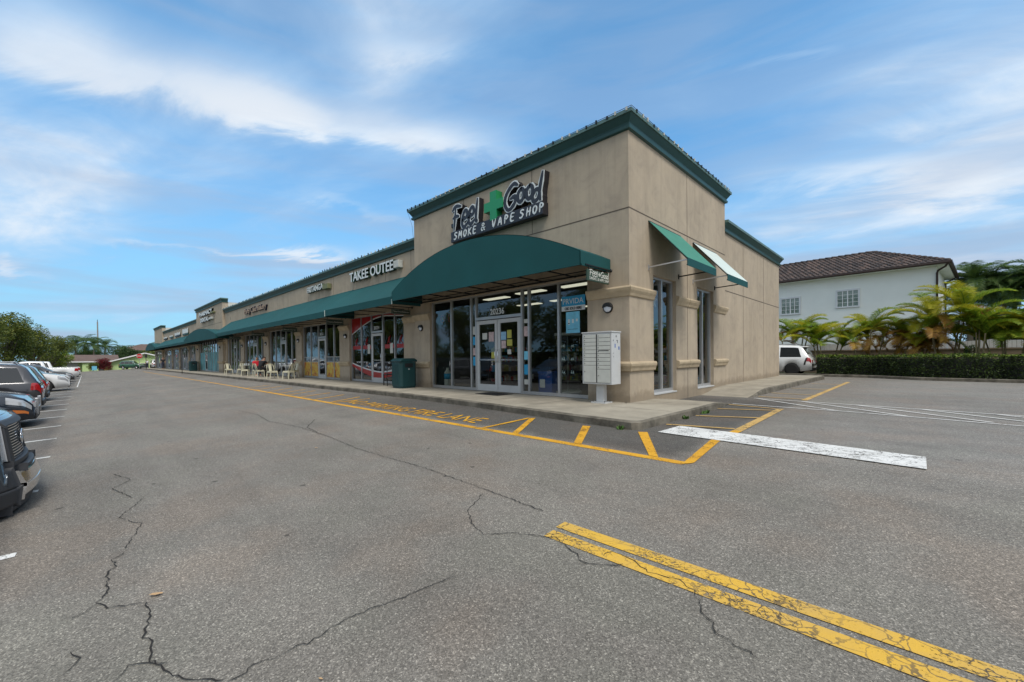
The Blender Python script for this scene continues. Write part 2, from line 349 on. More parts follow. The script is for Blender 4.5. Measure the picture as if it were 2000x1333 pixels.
# ------------------------------------------------------------------ mesh helpers
class MB:
    def __init__(s, *mats): s.v = []; s.f = []; s.m = []; s.mats = list(mats); s.sm = []; s.cur = 0; s.smooth = False
    def add(s, vs, fs):
        o = len(s.v); s.v += [tuple(v) for v in vs]
        for f in fs: s.f.append([i+o for i in f]); s.m.append(s.cur); s.sm.append(s.smooth)
        return s
    def box(s, x0, x1, y0, y1, z0, z1):
        if x1 < x0: x0, x1 = x1, x0
        if y1 < y0: y0, y1 = y1, y0
        if z1 < z0: z0, z1 = z1, z0
        return s.add([(x0, y0, z0), (x1, y0, z0), (x1, y1, z0), (x0, y1, z0), (x0, y0, z1), (x1, y0, z1), (x1, y1, z1), (x0, y1, z1)],
                     [(0, 3, 2, 1), (4, 5, 6, 7), (0, 1, 5, 4), (1, 2, 6, 5), (2, 3, 7, 6), (3, 0, 4, 7)])
    def bar(s, p0, p1, w, h=None):
        h = h or w; p0 = Vector(p0); p1 = Vector(p1); d = (p1-p0).normalized()
        up = Vector((0, 0, 1)) if abs(d.z) < .95 else Vector((0, 1, 0))
        a = d.cross(up).normalized()*w/2; b = a.cross(d).normalized()*h/2
        vs = [p+q for p in (p0, p1) for q in (-a-b, a-b, a+b, -a+b)]
        return s.add(vs, [(0, 1, 2, 3), (7, 6, 5, 4), (0, 4, 5, 1), (1, 5, 6, 2), (2, 6, 7, 3), (3, 7, 4, 0)])
    def tube(s, pts, r, n=8, cap=True):
        pts = [Vector(p) for p in pts]; rs = r if isinstance(r, (list, tuple)) else [r]*len(pts)
        vs = []; fs = []
        ref = None
        for i, p in enumerate(pts):
            d = (pts[min(i+1, len(pts)-1)]-pts[max(i-1, 0)]).normalized()
            if ref is None: ref = Vector((0, 0, 1)) if abs(d.z) < .9 else Vector((1, 0, 0))
            a = d.cross(ref).normalized(); b = a.cross(d).normalized(); ref = b
            for k in range(n):
                t = 2*math.pi*k/n; vs.append(p+a*math.cos(t)*rs[i]+b*math.sin(t)*rs[i])
        for i in range(len(pts)-1):
            for k in range(n): k2 = (k+1) % n; fs.append((i*n+k, i*n+k2, (i+1)*n+k2, (i+1)*n+k))
        if cap: fs.append(tuple(range(n))[::-1]); fs.append(tuple((len(pts)-1)*n+k for k in range(n)))
        old = s.smooth; s.smooth = True; s.add(vs, fs); s.smooth = old; return s
    def lathe(s, prof, n=24, axis='z', c=(0, 0, 0)):   # prof: (r, h)
        vs = []; fs = []
        for r, h in prof:
            for k in range(n):
                t = 2*math.pi*k/n; a, b = r*math.cos(t), r*math.sin(t)
                p = {'z': (a, b, h), 'x': (h, a, b), 'y': (b, h, a)}[axis]; vs.append((p[0]+c[0], p[1]+c[1], p[2]+c[2]))
        for i in range(len(prof)-1):
            for k in range(n): k2 = (k+1) % n; fs.append((i*n+k, i*n+k2, (i+1)*n+k2, (i+1)*n+k))
        if prof[0][0] > 1e-6: fs.append(tuple(range(n))[::-1])
        if prof[-1][0] > 1e-6: fs.append(tuple((len(prof)-1)*n+k for k in range(n)))
        old = s.smooth; s.smooth = True; s.add(vs, fs); s.smooth = old; return s
    def prism(s, poly, d0, d1, axis='y'):     # poly 2D (a,b); extruded along axis
        def P(a, b, d): return {'y': (a, d, b), 'x': (d, a, b), 'z': (a, b, d)}[axis]
        n = len(poly); vs = [P(a, b, d0) for a, b in poly]+[P(a, b, d1) for a, b in poly]
        fs = [tuple(range(n)), tuple(range(2*n-1, n-1, -1))]+[(i, n+i, n+(i+1) % n, (i+1) % n) for i in range(n)]
        return s.add(vs, fs)
    def sweep(s, prof, path, close_ends=True):  # prof (out, z), path (x,y); out = right of travel
        n = len(path); pts = []
        for i, p in enumerate(path):
            def nrm(a, b):
                d = Vector((b[0]-a[0], b[1]-a[1])).normalized(); return Vector((d.y, -d.x))
            if i == 0: m = nrm(path[0], path[1]); k = 1
            elif i == n-1: m = nrm(path[-2], path[-1]); k = 1
            else:
                a = nrm(path[i-1], p); b = nrm(p, path[i+1]); m = (a+b).normalized(); k = 1/max(.3, m.dot(a))
            pts.append([(p[0]+m.x*o*k, p[1]+m.y*o*k, z) for o, z in prof])
        q = len(prof); vs = [v for r in pts for v in r]; fs = []
        for i in range(n-1):
            for j in range(q): j2 = (j+1) % q; fs.append((i*q+j, (i+1)*q+j, (i+1)*q+j2, i*q+j2))
        if close_ends: fs.append(tuple(range(q))); fs.append(tuple((n-1)*q+j for j in range(q))[::-1])
        return s.add(vs, fs)
    def build(s, name, parent=None, bevel=0, **tags):
        me = D.meshes.new(name); me.from_pydata(s.v, [], s.f)
        for m in s.mats: me.materials.append(MATS[m] if isinstance(m, str) else m)
        me.polygons.foreach_set('material_index', s.m); me.polygons.foreach_set('use_smooth', s.sm)
        me.validate(); me.update()
        o = D.objects.new(name, me); COL.objects.link(o)
        if parent: o.parent = parent
        if bevel:
            b = o.modifiers.new('bevel', 'BEVEL'); b.width = bevel; b.segments = 2; b.limit_method = 'ANGLE'
        tag(o, **tags); return o
def split_build(mb, name, parent=None, bevel=0, **t):
    par = list(range(len(mb.v)))
    def f(i):
        while par[i] != i: par[i] = par[par[i]]; i = par[i]
        return i
    for fc in mb.f:
        for k in fc[1:]: par[f(k)] = f(fc[0])
    # pieces that touch or overlap stay together
    comp = {}
    for i, v in enumerate(mb.v): comp.setdefault(f(i), []).append(v)
    bb = {k: [min(v[a] for v in c) for a in range(3)]+[max(v[a] for v in c) for a in range(3)] for k, c in comp.items()}
    ks = list(bb)
    for i in range(len(ks)):
        for j in range(i+1, len(ks)):
            A, B = bb[ks[i]], bb[ks[j]]
            if all(A[a] <= B[a+3]+.004 and B[a] <= A[a+3]+.004 for a in range(3)): par[f(ks[j])] = f(ks[i])
    groups = {}
    for fi, fc in enumerate(mb.f): groups.setdefault(f(fc[0]), []).append(fi)
    out = []
    for k, fis in groups.items():
        m2 = MB(*mb.mats); mp = {}
        for fi in fis:
            g = []
            for i in mb.f[fi]:
                if i not in mp: mp[i] = len(m2.v); m2.v.append(mb.v[i])
                g.append(mp[i])
            m2.f.append(g); m2.m.append(mb.m[fi]); m2.sm.append(mb.sm[fi])
        out.append(m2.build(name, parent, bevel, **t))
    return out
def tag(o, label=None, cat=None, group=None, kind=None):
    if label: o['label'] = label
    if cat: o['category'] = cat
    if group: o['group'] = group
    if kind: o['kind'] = kind
    return o
def thing(name, label, cat, loc=(0, 0, 0), rz=0, group=None, scale=1):
    o = D.objects.new(name, None); COL.objects.link(o); o.location = loc; o.rotation_euler = (0, 0, rz); o.scale = scale if isinstance(scale, tuple) else (scale,)*3
    return tag(o, label, cat, group)
def dup(root, loc, rz, label, group=None, scale=None):
    r = root.copy(); COL.objects.link(r); r.location = loc; r.rotation_euler = (0, 0, rz); r['label'] = label
    if scale: r.scale = (scale,)*3 if not isinstance(scale, tuple) else scale
    if group: r['group'] = group
    for ch in list(root.children):
        c = ch.copy(); COL.objects.link(c); c.parent = r
        for g in list(ch.children):
            d = g.copy(); COL.objects.link(d); d.parent = c
    return r
def text_geo(body, h, fit=None, bold=0., ext=.01, spacing=1.0):
    cu = D.curves.new('t', 'FONT'); cu.body = body; cu.size = h*1.38; cu.extrude = ext; cu.offset = bold; cu.space_character = spacing
    cu.resolution_u = 3
    o = D.objects.new('t', cu); COL.objects.link(o); bpy.context.view_layer.update()
    me = o.evaluated_get(bpy.context.evaluated_depsgraph_get()).to_mesh()
    vs = [v.co.copy() for v in me.vertices]; fs = [tuple(p.vertices) for p in me.polygons]
    o.evaluated_get(bpy.context.evaluated_depsgraph_get()).to_mesh_clear()
    D.objects.remove(o); D.curves.remove(cu)
    x0 = min(v.x for v in vs); x1 = max(v.x for v in vs)
    k = (fit/(x1-x0)) if fit else 1
    return [Vector(((v.x-x0)*k, v.y, v.z)) for v in vs], fs, (x1-x0)*k
def text_on(mb, body, o, h, fit=None, bold=0., ext=.01, center=False, ax=(1, 0, 0), up=(0, 0, 1), spacing=1.):
    vs, fs, w = text_geo(body, h, fit, bold, ext, spacing)
    ax = Vector(ax); up = Vector(up); nn = ax.cross(up); o = Vector(o)
    if center: o = o-ax*w/2
    mb.add([o+ax*v.x+up*v.y+nn*v.z for v in vs], fs)

def gz(x, y):
    g = max(-.6, .05*min(0, y+2.6))
    return g-.00375*max(0, -x-20)
def sz(x): return .15-.00375*max(0, -x-20)
def dec(pts, zoff=.004): return [(x, y, gz(x, y)+zoff) for x, y in pts]

# ------------------------------------------------------------------ ground, markings, sidewalk
def gridmesh(name, xs, ys, m, zf, **t):
    mb = MB(m); mb.add([(x, y, zf(x, y)) for y in ys for x in xs], [(j*len(xs)+i, j*len(xs)+i+1, (j+1)*len(xs)+i+1, (j+1)*len(xs)+i) for j in range(len(ys)-1) for i in range(len(xs)-1)])
    return mb.build(name, **t)
gridmesh('parking_lot', [-700, -106, -20, 400], [-500, -14.6, -2.6, 500], 'asphalt', gz, kind='structure')
gridmesh('lawn', [-500, -300, -106.5], [-400, -14.6, -2.6, 400], 'ground_far', lambda x, y: gz(x, y)+.02, kind='structure')
gridmesh('verge', [-106, -20, 30], [-300, -60, -16.2], 'ground_far', lambda x, y: gz(x, y)+.03, kind='structure')
mbv = MB('ground_far'); mbv.add([(-60, 22.6, .03), (.9, 19.9, .03), (3.3, 19.5, .03), (5.3, 18.2, .03), (8.2, 17.8, .03), (30, 14.5, .03), (60, 300, .03), (-60, 300, .03)], [tuple(range(8))])
mbv.build('planting_bed', kind='structure')

def strip(mb, pts, w, dz=.005, seg=1.5):
    q = []
    for a, b in zip(pts[:-1], pts[1:]):
        n = max(1, int(math.dist(a, b)/seg)); q += [(a[0]+(b[0]-a[0])*i/n, a[1]+(b[1]-a[1])*i/n) for i in range(n)]
    q.append(pts[-1]); vs = []
    for i, p in enumerate(q):
        a = Vector(q[max(0, i-1)]); b = Vector(q[min(len(q)-1, i+1)]); d = (b-a).normalized(); nn = Vector((-d.y, d.x))*w/2
        for s in (1, -1): x, y = p[0]+nn.x*s, p[1]+nn.y*s; vs.append((x, y, gz(x, y)+dz))
    mb.add(vs, [(2*i+1, 2*i+3, 2*i+2, 2*i) for i in range(len(q)-1)])
def poly(mb, pts, dz=.005): mb.add([(x, y, gz(x, y)+dz) for x, y in pts], [tuple(range(len(pts)))])
M_ = MB('line_yellow'); strip(M_, [(2.86, -3.935), (-16, -3.935)], .135); strip(M_, [(-16, -3.935), (-70, -3.6)], .1); M_.build('fire_lane_line', kind='structure')
M_ = MB('line_yellow')
for p in ([(-.20, -3.87), (-.86, -2.66), (-.76, -2.60), (-.06, -3.87)], [(-1.0, -3.87), (-.86, -2.66), (-.88, -2.86), (-.86, -3.87)][:2]+[(-.9, -2.74), (-1.02, -3.87)],
          [(1.13, -3.87), (.51, -2.73), (.66, -2.70), (1.27, -3.87)], [(2.37, -3.87), (1.58, -2.66), (1.72, -2.60), (2.50, -3.87)]): poly(M_, p, .009)
strip(M_, [(-.96, -3.88), (-.87, -2.68)], .08, .011)
for a, b in (((-7.86, -3.87), (-7.59, -2.81)), ((-8.04, -3.87), (-8.40, -2.75)), ((-9.28, -3.87), (-9.65, -2.75)), ((-10.62, -3.87), (-10.93, -2.7)), ((-11.89, -3.87), (-12.41, -2.7)), ((-12.9, -3.87), (-13.5, -2.7)),
             ((-14.3, -3.87), (-15.0, -2.7)), ((-15.9, -3.87), (-16.6, -2.7)), ((-17.5, -3.87), (-18.2, -2.7))): strip(M_, [a, b], .09, .009)
M_.build('fire_lane_hatching', kind='structure')
M_ = MB('line_yellow')
vs, fs, w = text_geo('NO PARKING FIRE LANE', .46, 6.1, .0, 0, 1.0)
M_.add([(-7.6+v.x-(v.y*.12), -3.66+v.y*1.12, gz(0, -3.66+v.y*1.12)+.008) for v in vs], fs); M_.build('fire_lane_lettering', kind='structure')
M_ = MB('line_yellow', 'line_yellow_pale'); poly(M_, [(2.86, -4.0), (2.96, -3.87), (2.86, -2.65), (2.73, -2.65)], .009); M_.add([(2.86, -2.65, .009), (2.86, -1.5, .009), (2.72, -1.5, .009), (2.73, -2.65, .009)], [(0, 1, 2, 3)])
M_.cur = 1; strip(M_, [(2.79, -1.5), (2.67, 2.18)], .14, .009); strip(M_, [(2.72, 4.66), (2.76, 14.5)], .14)
for a, b in (((1.62, -1.64), (2.7, -1.35)), ((1.61, -.18), (2.68, .30)), ((1.55, 1.3), (2.66, 1.78)), ((1.5, 2.35), (2.6, 2.12)), ((1.5, 5.07), (2.66, 4.95)), ((1.5, 6.62), (2.68, 6.5)), ((1.6, 9.2), (2.7, 9.1)), ((1.72, 12.38), (2.7, 12.28))): strip(M_, [a, b], .09, .012)
M_.build('side_yellow_hatching', kind='structure')
M_ = MB('line_white_cracked'); vsn = 12
pts = []
for i in range(vsn): t = i/(vsn-1); pts.append((1.88+3.16*t, -1.66-.32*t, 1.85+3.19*t, -2.50-.20*t))
M_.add([(p[0], p[1], gz(0, p[1])+.014) for p in pts]+[(p[2], p[3], gz(0, p[3])+.014) for p in pts], [(vsn+i, vsn+i+1, i+1, i) for i in range(vsn-1)])
M_.build('stop_bar', kind='structure')
M_ = MB('line_white')
strip(M_, [(1.55, 4.42), (4.2, 4.12), (14, 3.0)], .07, .009); strip(M_, [(1.5, 2.62), (3.9, 2.55), (6.2, 2.12), (14, .9)], .07, .009)
for x in (1.6, 2.7, 3.85, 5.0, 6.1, 7.2, 8.3): strip(M_, [(x, 4.40-.12*(x-1.6)), (x+2.1, 2.56-.12*(x-1.3)*.8)], .07, .013)
M_.build('crosswalk_marking', kind='structure')
M_ = MB('line_yellow_worn')
for y0, y1 in ((-6.21, -6.335), (-6.40, -6.525)): strip(M_, [(2.72 if y0 > -6.3 else 2.74, (y0+y1)/2), (9, (y0+y1)/2)], .128, .006)
M_.build('double_yellow_line', kind='structure')
M_ = MB('line_white')
xs = [1.95, -.55, -3.05, -5.75, -8.2, -10.7, -13.3, -15.9, -18.4] + [-20.95-2.55*i for i in range(19)]
for x in xs:
    strip(M_, [(x, -9.6), (x-.05, -10.45)], .11); strip(M_, [(x+.09, -10.4), (x+.07, -15.2)], .05); strip(M_, [(x-.14, -10.4), (x-.16, -15.2)], .05)
strip(M_, [(-34, -9.5), (-68, -9.4)], .05)
M_.build('parking_bay_lines', kind='structure')
# cracks in the asphalt: thin sunken-looking ribbons of sealant-free gap
mat('crack', (.018, .016, .014), 1.0)
cracks = [([(-2.98, -5.99), (-1.51, -6.10), (.28, -6.04), (1.47, -6.09), (2.42, -6.15)], .008), ([(1.62, -6.2), (1.68, -6.31), (1.84, -6.60), (2.15, -6.78), (2.33, -6.83), (2.45, -6.7), (2.6, -6.6), (2.84, -6.50), (2.97, -6.55), (3.12, -6.59), (3.18, -6.65), (3.24, -6.67), (3.31, -6.64), (3.41, -6.58), (3.46, -6.51)], .007),
 ([(3.28, -6.49), (3.31, -6.41), (3.42, -6.41), (3.51, -6.43), (3.65, -6.49), (3.78, -6.46), (3.83, -6.45), (3.95, -6.51), (4.02, -6.58), (4.04, -6.64), (4.10, -6.71), (4.14, -6.73), (4.18, -6.81), (4.22, -6.82), (4.29, -6.84), (4.36, -6.85), (4.41, -6.87)], .006),
 ([(.19, -8.95), (.29, -9.03), (.47, -9.02), (.53, -9.07), (.92, -9.08), (1.03, -9.13), (1.16, -9.10), (1.29, -8.91), (1.44, -8.89), (1.56, -8.92), (1.73, -8.95), (1.86, -8.92), (2.02, -8.95), (2.07, -8.92), (2.21, -8.89), (2.35, -8.82), (2.49, -8.70)], .008),
 ([(2.66, -7.38), (2.6, -7.59), (2.58, -7.78), (2.53, -7.96), (2.5, -8.18), (2.53, -8.27), (2.54, -8.32), (2.52, -8.38), (2.53, -8.44), (2.49, -8.57), (2.51, -8.62), (2.51, -8.7)], .006),
 ([(1.56, -9.24), (1.62, -9.23), (1.68, -9.21), (1.77, -9.24), (1.81, -9.3)], .006), ([(2.11, -8.88), (2.04, -8.96), (1.97, -9.03), (2.02, -9.05), (2.06, -9.08)], .006), ([(1.03, -9.13), (1.12, -9.2), (1.15, -9.26)], .005),
 ([(-5.2, -5.4), (-4.3, -5.9), (-3.6, -5.95)], .012), ([(-3.2, -8.9), (-2.6, -8.75), (-2.3, -8.95), (-1.6, -8.8)], .008), ([(-1.5, -8.7), (-.9, -8.95), (-.5, -8.8), (.1, -8.95)], .006), ([(-9, -6.1), (-7.5, -6.0), (-6, -6.15), (-4.5, -5.98), (-2.98, -5.99)], .010)]
M_ = MB('crack')
for pts, w in cracks:
    q = []
    for a, b in zip(pts[:-1], pts[1:]):
        n = max(2, int(math.dist(a, b)/.035))
        for i in range(n):
            t = i/n; j = .012*(1 if math.dist(a, b) > .05 else .5)
            q.append((a[0]+(b[0]-a[0])*t+rnd.uniform(-j, j), a[1]+(b[1]-a[1])*t+rnd.uniform(-j, j)))
    q.append(pts[-1]); vs = []
    for i, p in enumerate(q):
        a = Vector(q[max(0, i-1)]); b = Vector(q[min(len(q)-1, i+1)]); d = (b-a).normalized(); ww = w*1.25*rnd.uniform(.35, 1.1)*(.4 if i in (0, len(q)-1) else 1)/2
        for s in (1, -1): x, y = p[0]-d.y*ww*s, p[1]+d.x*ww*s; vs.append((x, y, gz(x, y)+.0085))
    M_.add(vs, [(2*i+1, 2*i+3, 2*i+2, 2*i) for i in range(len(q)-1)])
M_.build('asphalt_cracks', kind='structure')

# sidewalk (slab + rough kerb face)
front = [(1.40, -2.56), (1.0, -2.54), (.5, -2.52), (-1.8, -2.30), (-4.2, -2.12), (-6.7, -2.0), (-9, -2.02), (-14.8, -2.14), (-20, -2.12), (-40, -2.05), (-60, -1.9), (-97, -1.9)]
def swz(x, y):    # the side walk dips to the lot in a ramp and rises again
    z = sz(x)
    if x > -.5:
        t = 0
        if 1.3 < y < 3.0: t = (y-1.3)/1.7
        elif 3.0 <= y <= 4.4: t = 1
        elif 4.4 < y < 6.3: t = (6.3-y)/1.9
        t = t*t*(3-2*t)
        z = z-(.165*t if y < 4.4 else .165*t)
        if y >= 4.4: z += .03*(1-t)
    return z
corner = [(1.52+.0, -2.42), (1.50, -2.50)]
side = [(1.53, -2.3), (1.55, -1), (1.56, .3), (1.55, 1.3), (1.5, 2.0), (1.46, 2.6), (1.42, 3.0), (1.40, 3.7), (1.40, 4.4), (1.41, 5.2), (1.45, 6.3), (1.5, 10.2), (1.62, 16.6)]
M_ = MB('concrete', 'curb')
def slab(top, inner, flip):
    n = len(top)
    o = [(x, y, swz(x, y)) for x, y in top]; i_ = [(x, y, swz(x, y)) for x, y in inner]
    b = [(x, y, gz(x, y)-.1) for x, y in top]
    M_.cur = 0; M_.add(o+i_, [((i, i+1, n+i+1, n+i) if flip else (n+i, n+i+1, i+1, i)) for i in range(n-1)])
    M_.cur = 1; M_.add(o+b, [((n+i, n+i+1, i+1, i) if flip else (i, i+1, n+i+1, n+i)) for i in range(n-1)])
full = side[::-1]+[(1.53, -2.40), (1.49, -2.50)]+front
cen = []
for x, y in full:
    if y > -2.2 and x > 1: cen.append((-.3, max(y, .3)))
    elif x > 1.2 and y <= -2.2: cen.append((-.3, .3))
    else: cen.append((min(x, -.3), .5))
def refine(a, b):
    A, B = [], []
    for i in range(len(a)-1):
        n = max(1, int(math.dist(a[i], a[i+1])/.45)) if a[i][0] > -25 else 4
        for k in range(n):
            t = k/n; A.append((a[i][0]+(a[i+1][0]-a[i][0])*t, a[i][1]+(a[i+1][1]-a[i][1])*t)); B.append((b[i][0]+(b[i+1][0]-b[i][0])*t, b[i][1]+(b[i+1][1]-b[i][1])*t))
    return A+[a[-1]], B+[b[-1]]
fa, ce = refine(full, cen)
fa = [(x+(rnd.uniform(-.008, .008) if y > -2 else 0), y+(rnd.uniform(-.012, .012) if y < -1.9 else 0)) for x, y in fa]
# rows between the outer edge and the inner line, a rounded nose at the kerb
rows = [0, .012, .03, .3, .55, .8, 1]; allr = []
for r in rows:
    rw = []
    for (x, y), (cx, cy) in zip(fa, ce):
        px, py = x+(cx-x)*r, y+(cy-y)*r; z = swz(px, py)-(.028 if r == 0 else .007 if r == .012 else 0)
        rw.append((px, py, z))
    allr.append(rw)
n = len(fa); M_.cur = 0; M_.smooth = True
for k in range(2, len(rows)-1): M_.add(allr[k]+allr[k+1], [(n+i, n+i+1, i+1, i) for i in range(n-1)])
M_.cur = 1
for k in range(0, 2): M_.add(allr[k]+allr[k+1], [(n+i, n+i+1, i+1, i) for i in range(n-1)])
M_.smooth = False
M_.add(allr[0]+[(x+(.02), y-.01, gz(x, y)-.15) for x, y, z in allr[0]], [(i, i+1, n+i+1, n+i) for i in range(n-1)])
e = allr; M_.cur = 1
M_.add([r[0] for r in allr]+[(r[0][0], r[0][1], -.1) for r in allr], [(len(rows)+i, len(rows)+i+1, i+1, i) for i in range(len(rows)-1)])
M_.build('sidewalk', kind='structure')
mat('gap', (.05, .045, .035), 1)
M_ = MB('gap')      # tooled joints in the walk
for x in (-1.55, -3.1, -4.65, -6.2, -7.75, -9.3, -10.85, -12.4, -13.95, -15.5, -18.5, -21.5, -24.5, -27.5):
    y0 = -2.44 if x > -2 else -2.1 if x > -4 else -1.98
    M_.add([(x-.007, y0+.14, sz(x)+.003), (x+.007, y0+.14, sz(x)+.003), (x+.007, -.02, sz(x)+.003), (x-.007, -.02, sz(x)+.003)], [(0, 1, 2, 3)])
for y in (-.9, .6, 7.6, 9.2, 10.8, 12.4, 14): M_.add([(.02, y-.007, swz(1, y)+.003), (1.40, y-.007, swz(1, y)+.003), (1.40, y+.007, swz(1, y)+.003), (.02, y+.007, swz(1, y)+.003)], [(0, 1, 2, 3)])
M_.build('sidewalk_joints', kind='structure')
M_ = MB('curb'); path = [(-40, 22.2), (.7, 19.55), (3.2, 19.1), (5.1, 17.75), (8.0, 17.35), (12, 16.8), (30, 14.1)]
M_.sweep([(0, -.05), (.15, -.05), (.14, .12), (.12, .14), (0, .14)], path); M_.build('hedge_curb', kind='structure')

# ------------------------------------------------------------------ the strip mall
mall = thing('strip_mall', 'long beige stucco strip mall with green cornices and a tall corner shop', 'shopping strip')
WT = 5.66
units = {   # name: (x0, x1, ztop, plane y, mullions, door index)
 1: (-8.30, -1.20, 3.36, 0., None, None),
 2: (-15.62, -10.48, 3.32, .2, [-15.62, -14.54, -13.50, -12.44, -11.40, -10.48], 2),
 3: (-22.22, -16.78, 3.26, .2, [-22.22, -21.03, -19.92, -18.82, -17.75, -16.78], 2),
 4: (-28.80, -23.30, 3.30, .2, [-28.8, -27.6, -26.5, -25.45, -24.35, -23.3], 2),
 5: (-35.50, -30.05, 3.28, .2, [-35.5, -34.3, -33.1, -32.1, -30.9, -30.05], 2),
 6: (-41.50, -36.56, 3.22, .2, [-41.5, -40.4, -39.35, -38.45, -37.5, -36.56], 2),
 7: (-53.80, -43.95, 3.25, 0., [-53.8, -52.3, -50.9, -49.8, -48.6, -47.4, -46.3, -45.1, -43.95], 2),
 8: (-61.55, -57.15, 3.05, .2, [-61.55, -60.4, -59.3, -58.2, -57.15], 1),
 9: (-69.0, -62.5, 3.0, .2, [-69, -67.8, -66.5, -65.2, -63.9, -62.5], 2),
 10: (-75.9, -69.9, 2.95, .2, [-75.9, -74.6, -73.4, -72.2, -71, -69.9], 2),
 11: (-84.6, -76.6, 2.9, .2, [-84.6, -83, -81.4, -79.8, -78.2, -76.6], 2),
 12: (-95.0, -86.4, 2.9, 0., [-95, -93.3, -91.6, -89.8, -88, -86.4], 2)}
segs = [(-9.28, 0, 0., 6.72, [1]), (-42.0, -9.28, .2, WT, [2, 3, 4, 5, 6]), (-55.0, -42.0, 0., 6.72, [7]), (-85.3, -55.0, .2, WT, [8, 9, 10, 11]), (-96.1, -85.3, 0., 6.72, [12])]
w = MB('stucco')
for x0, x1, y, zt, us in segs:
    T = .26; us = sorted(us, key=lambda u: units[u][0]); c = x0
    for u in us:
        a, b, z = units[u][:3]
        w.box(c, a, y, y+T, -.6, zt); w.box(a, b, y, y+T, z, zt); c = b
    xe = x1 if x1 < 0 else 0
    w.box(c, xe, y, y+T, -.6, zt)
# tower side returns above and the side wall with two tall window openings
for x in (-42.0, -85.3): w.box(x-.26, x, .26, 3.2, WT-.3, 6.72)
for x in (-9.28,): w.box(x, x+.26, .26, 6.95, WT-.3, 6.72)
for x in (-55.0, -96.1): w.box(x, x+.26, .26, 3.2, WT-.3, 6.72)
sw = [(1.27, 2.70, .27, 3.40), (4.30, 5.75, .25, 3.42)]
c = .26
for a, b, z0, z1 in sw:
    w.box(-.26, 0, c, a, -.2, 6.72); w.box(-.26, 0, a, b, -.2, z0); w.box(-.26, 0, a, b, z1, 6.72); c = b
w.box(-.26, 0, c, 6.95, -.2, 6.72)
w.box(-9.02, -.26, 6.69, 6.95, WT-.3, 6.72)
w.box(-.32, -.06, 6.95, 15.35, -.2, WT+.06)
w.box(-96.1, -.32, 15.1, 15.35, -.9, WT)
w.box(-96.1, -95.84, .26, 15.1, -.9, WT)
w.build('wall', mall)
w = MB('offwhite')    # unpainted pale backs of the raised towers
for x in (-42.0, -85.3): w.box(x+.002, x+.02, .46, 3.2, WT+.05, 6.70)
split_build(w, 'parapet_side', mall)
# thin reveal joints
w = MB('joint'); J = .004
def jv(x, y, z0, z1): w.box(x-.009, x+.009, y-J, y, z0, z1)
def jh(x0, x1, y, z): w.box(x0, x1, y-J, y, z-.014, z+.014)
jh(-8.6, 0, 0, 4.85); jv(-3.08, 0, 4.87, 6.70); jv(-6.2, 0, 4.87, 6.70)
w.box(0, J, 0, 6.95, 4.84, 4.868)
w.box(0, J, 3.51, 3.528, -.02, 6.7)
w.box(-.06, -.06+J, 6.97, 15.35, 3.60, 3.628)
for y in (9.34, 12.42): w.box(-.06, -.06+J, y-.009, y+.009, .12, WT)
for x in (-9.85, -11.9, -15.0, -17.4, -19.4, -21.0, -25.5, -29.5, -33.5, -37.5): jv(x, .2, 4.7, WT)
jh(-55, -42, 0, 4.85); split_build(w, 'control_joint', mall)
# cornice: moulding, cove, cap
prof_a = [(0, 0), (.07, .02), (.085, .09), (.02, .10), (.0, .10)]
prof_b = [(0, .10), (.035, .10), (.055, .16), (.16, .32), (.0, .32)]
prof_c = [(0, .32), (.185, .32), (.185, .405), (.17, .41), (-.20, .41), (-.2, .32)]
def cornice(path, z):
    for nm, pr, m in (('cornice', prof_a, 'cornice'), ('cornice', prof_b, 'cornice'), ('cornice_cap', prof_c, 'cornice_cap')):
        q = MB(m); q.sweep([(o, z+h) for o, h in pr], path); q.build(nm, mall)
cornice([(-9.28, 3.0), (-9.28, 0), (0, 0), (0, 6.95), (-3, 6.95)], 6.69)
cornice([(-42.0, .2), (-9.28, .2)], WT-.02); cornice([(-55, 1.0), (-55, 0), (-42, 0), (-42, .45)], 6.69)
cornice([(-85.3, .2), (-55, .2)], WT-.02); cornice([(-96.1, 3), (-96.1, 0), (-85.3, 0), (-85.3, .45)], 6.69)
cornice([(-.06, 6.95), (-.06, 15.35), (-4, 15.35)], WT+.04)
# string lights clipped along the caps
w = MB('offwhite', 'dark_metal')
def clip(x, y, z):
    w.cur = 0 if rnd.random() < .6 else 1; h = rnd.uniform(.035, .07); w.box(x-.018, x+.018, y-.018, y+.018, z-.05, z+h-.02)
i = -9.4
while i < .1: clip(i+rnd.uniform(-.04, .04), -.19, 7.10); i += .27
i = .05
while i < 6.9: clip(.19, i+rnd.uniform(-.05, .05), 7.10); i += .30
i = -41.5
while i < -9.5: clip(i+rnd.uniform(-.04, .04), .01, 6.07); i += .33
w.cur = 1
w.tube([(-9.46, -.19, 7.12), (-5, -.195, 7.085), (.19, -.19, 7.12), (.19, 3.5, 7.09), (.19, 6.9, 7.12)], .008, 5)
w.tube([(-9.46, -.16, 7.0), (-9.40, -.12, 6.8), (-9.34, -.05, 6.5), (-9.31, -.02, 6.0)], .006, 4)
w.build('string_lights', mall, kind='stuff')
w = MB('roof_membrane'); w.box(-95.8, -.34, .5, 15.08, WT-.5, WT-.4); w.box(-9.0, -.27, .28, 6.68, 6.3, 6.4); split_build(w, 'roof', mall)
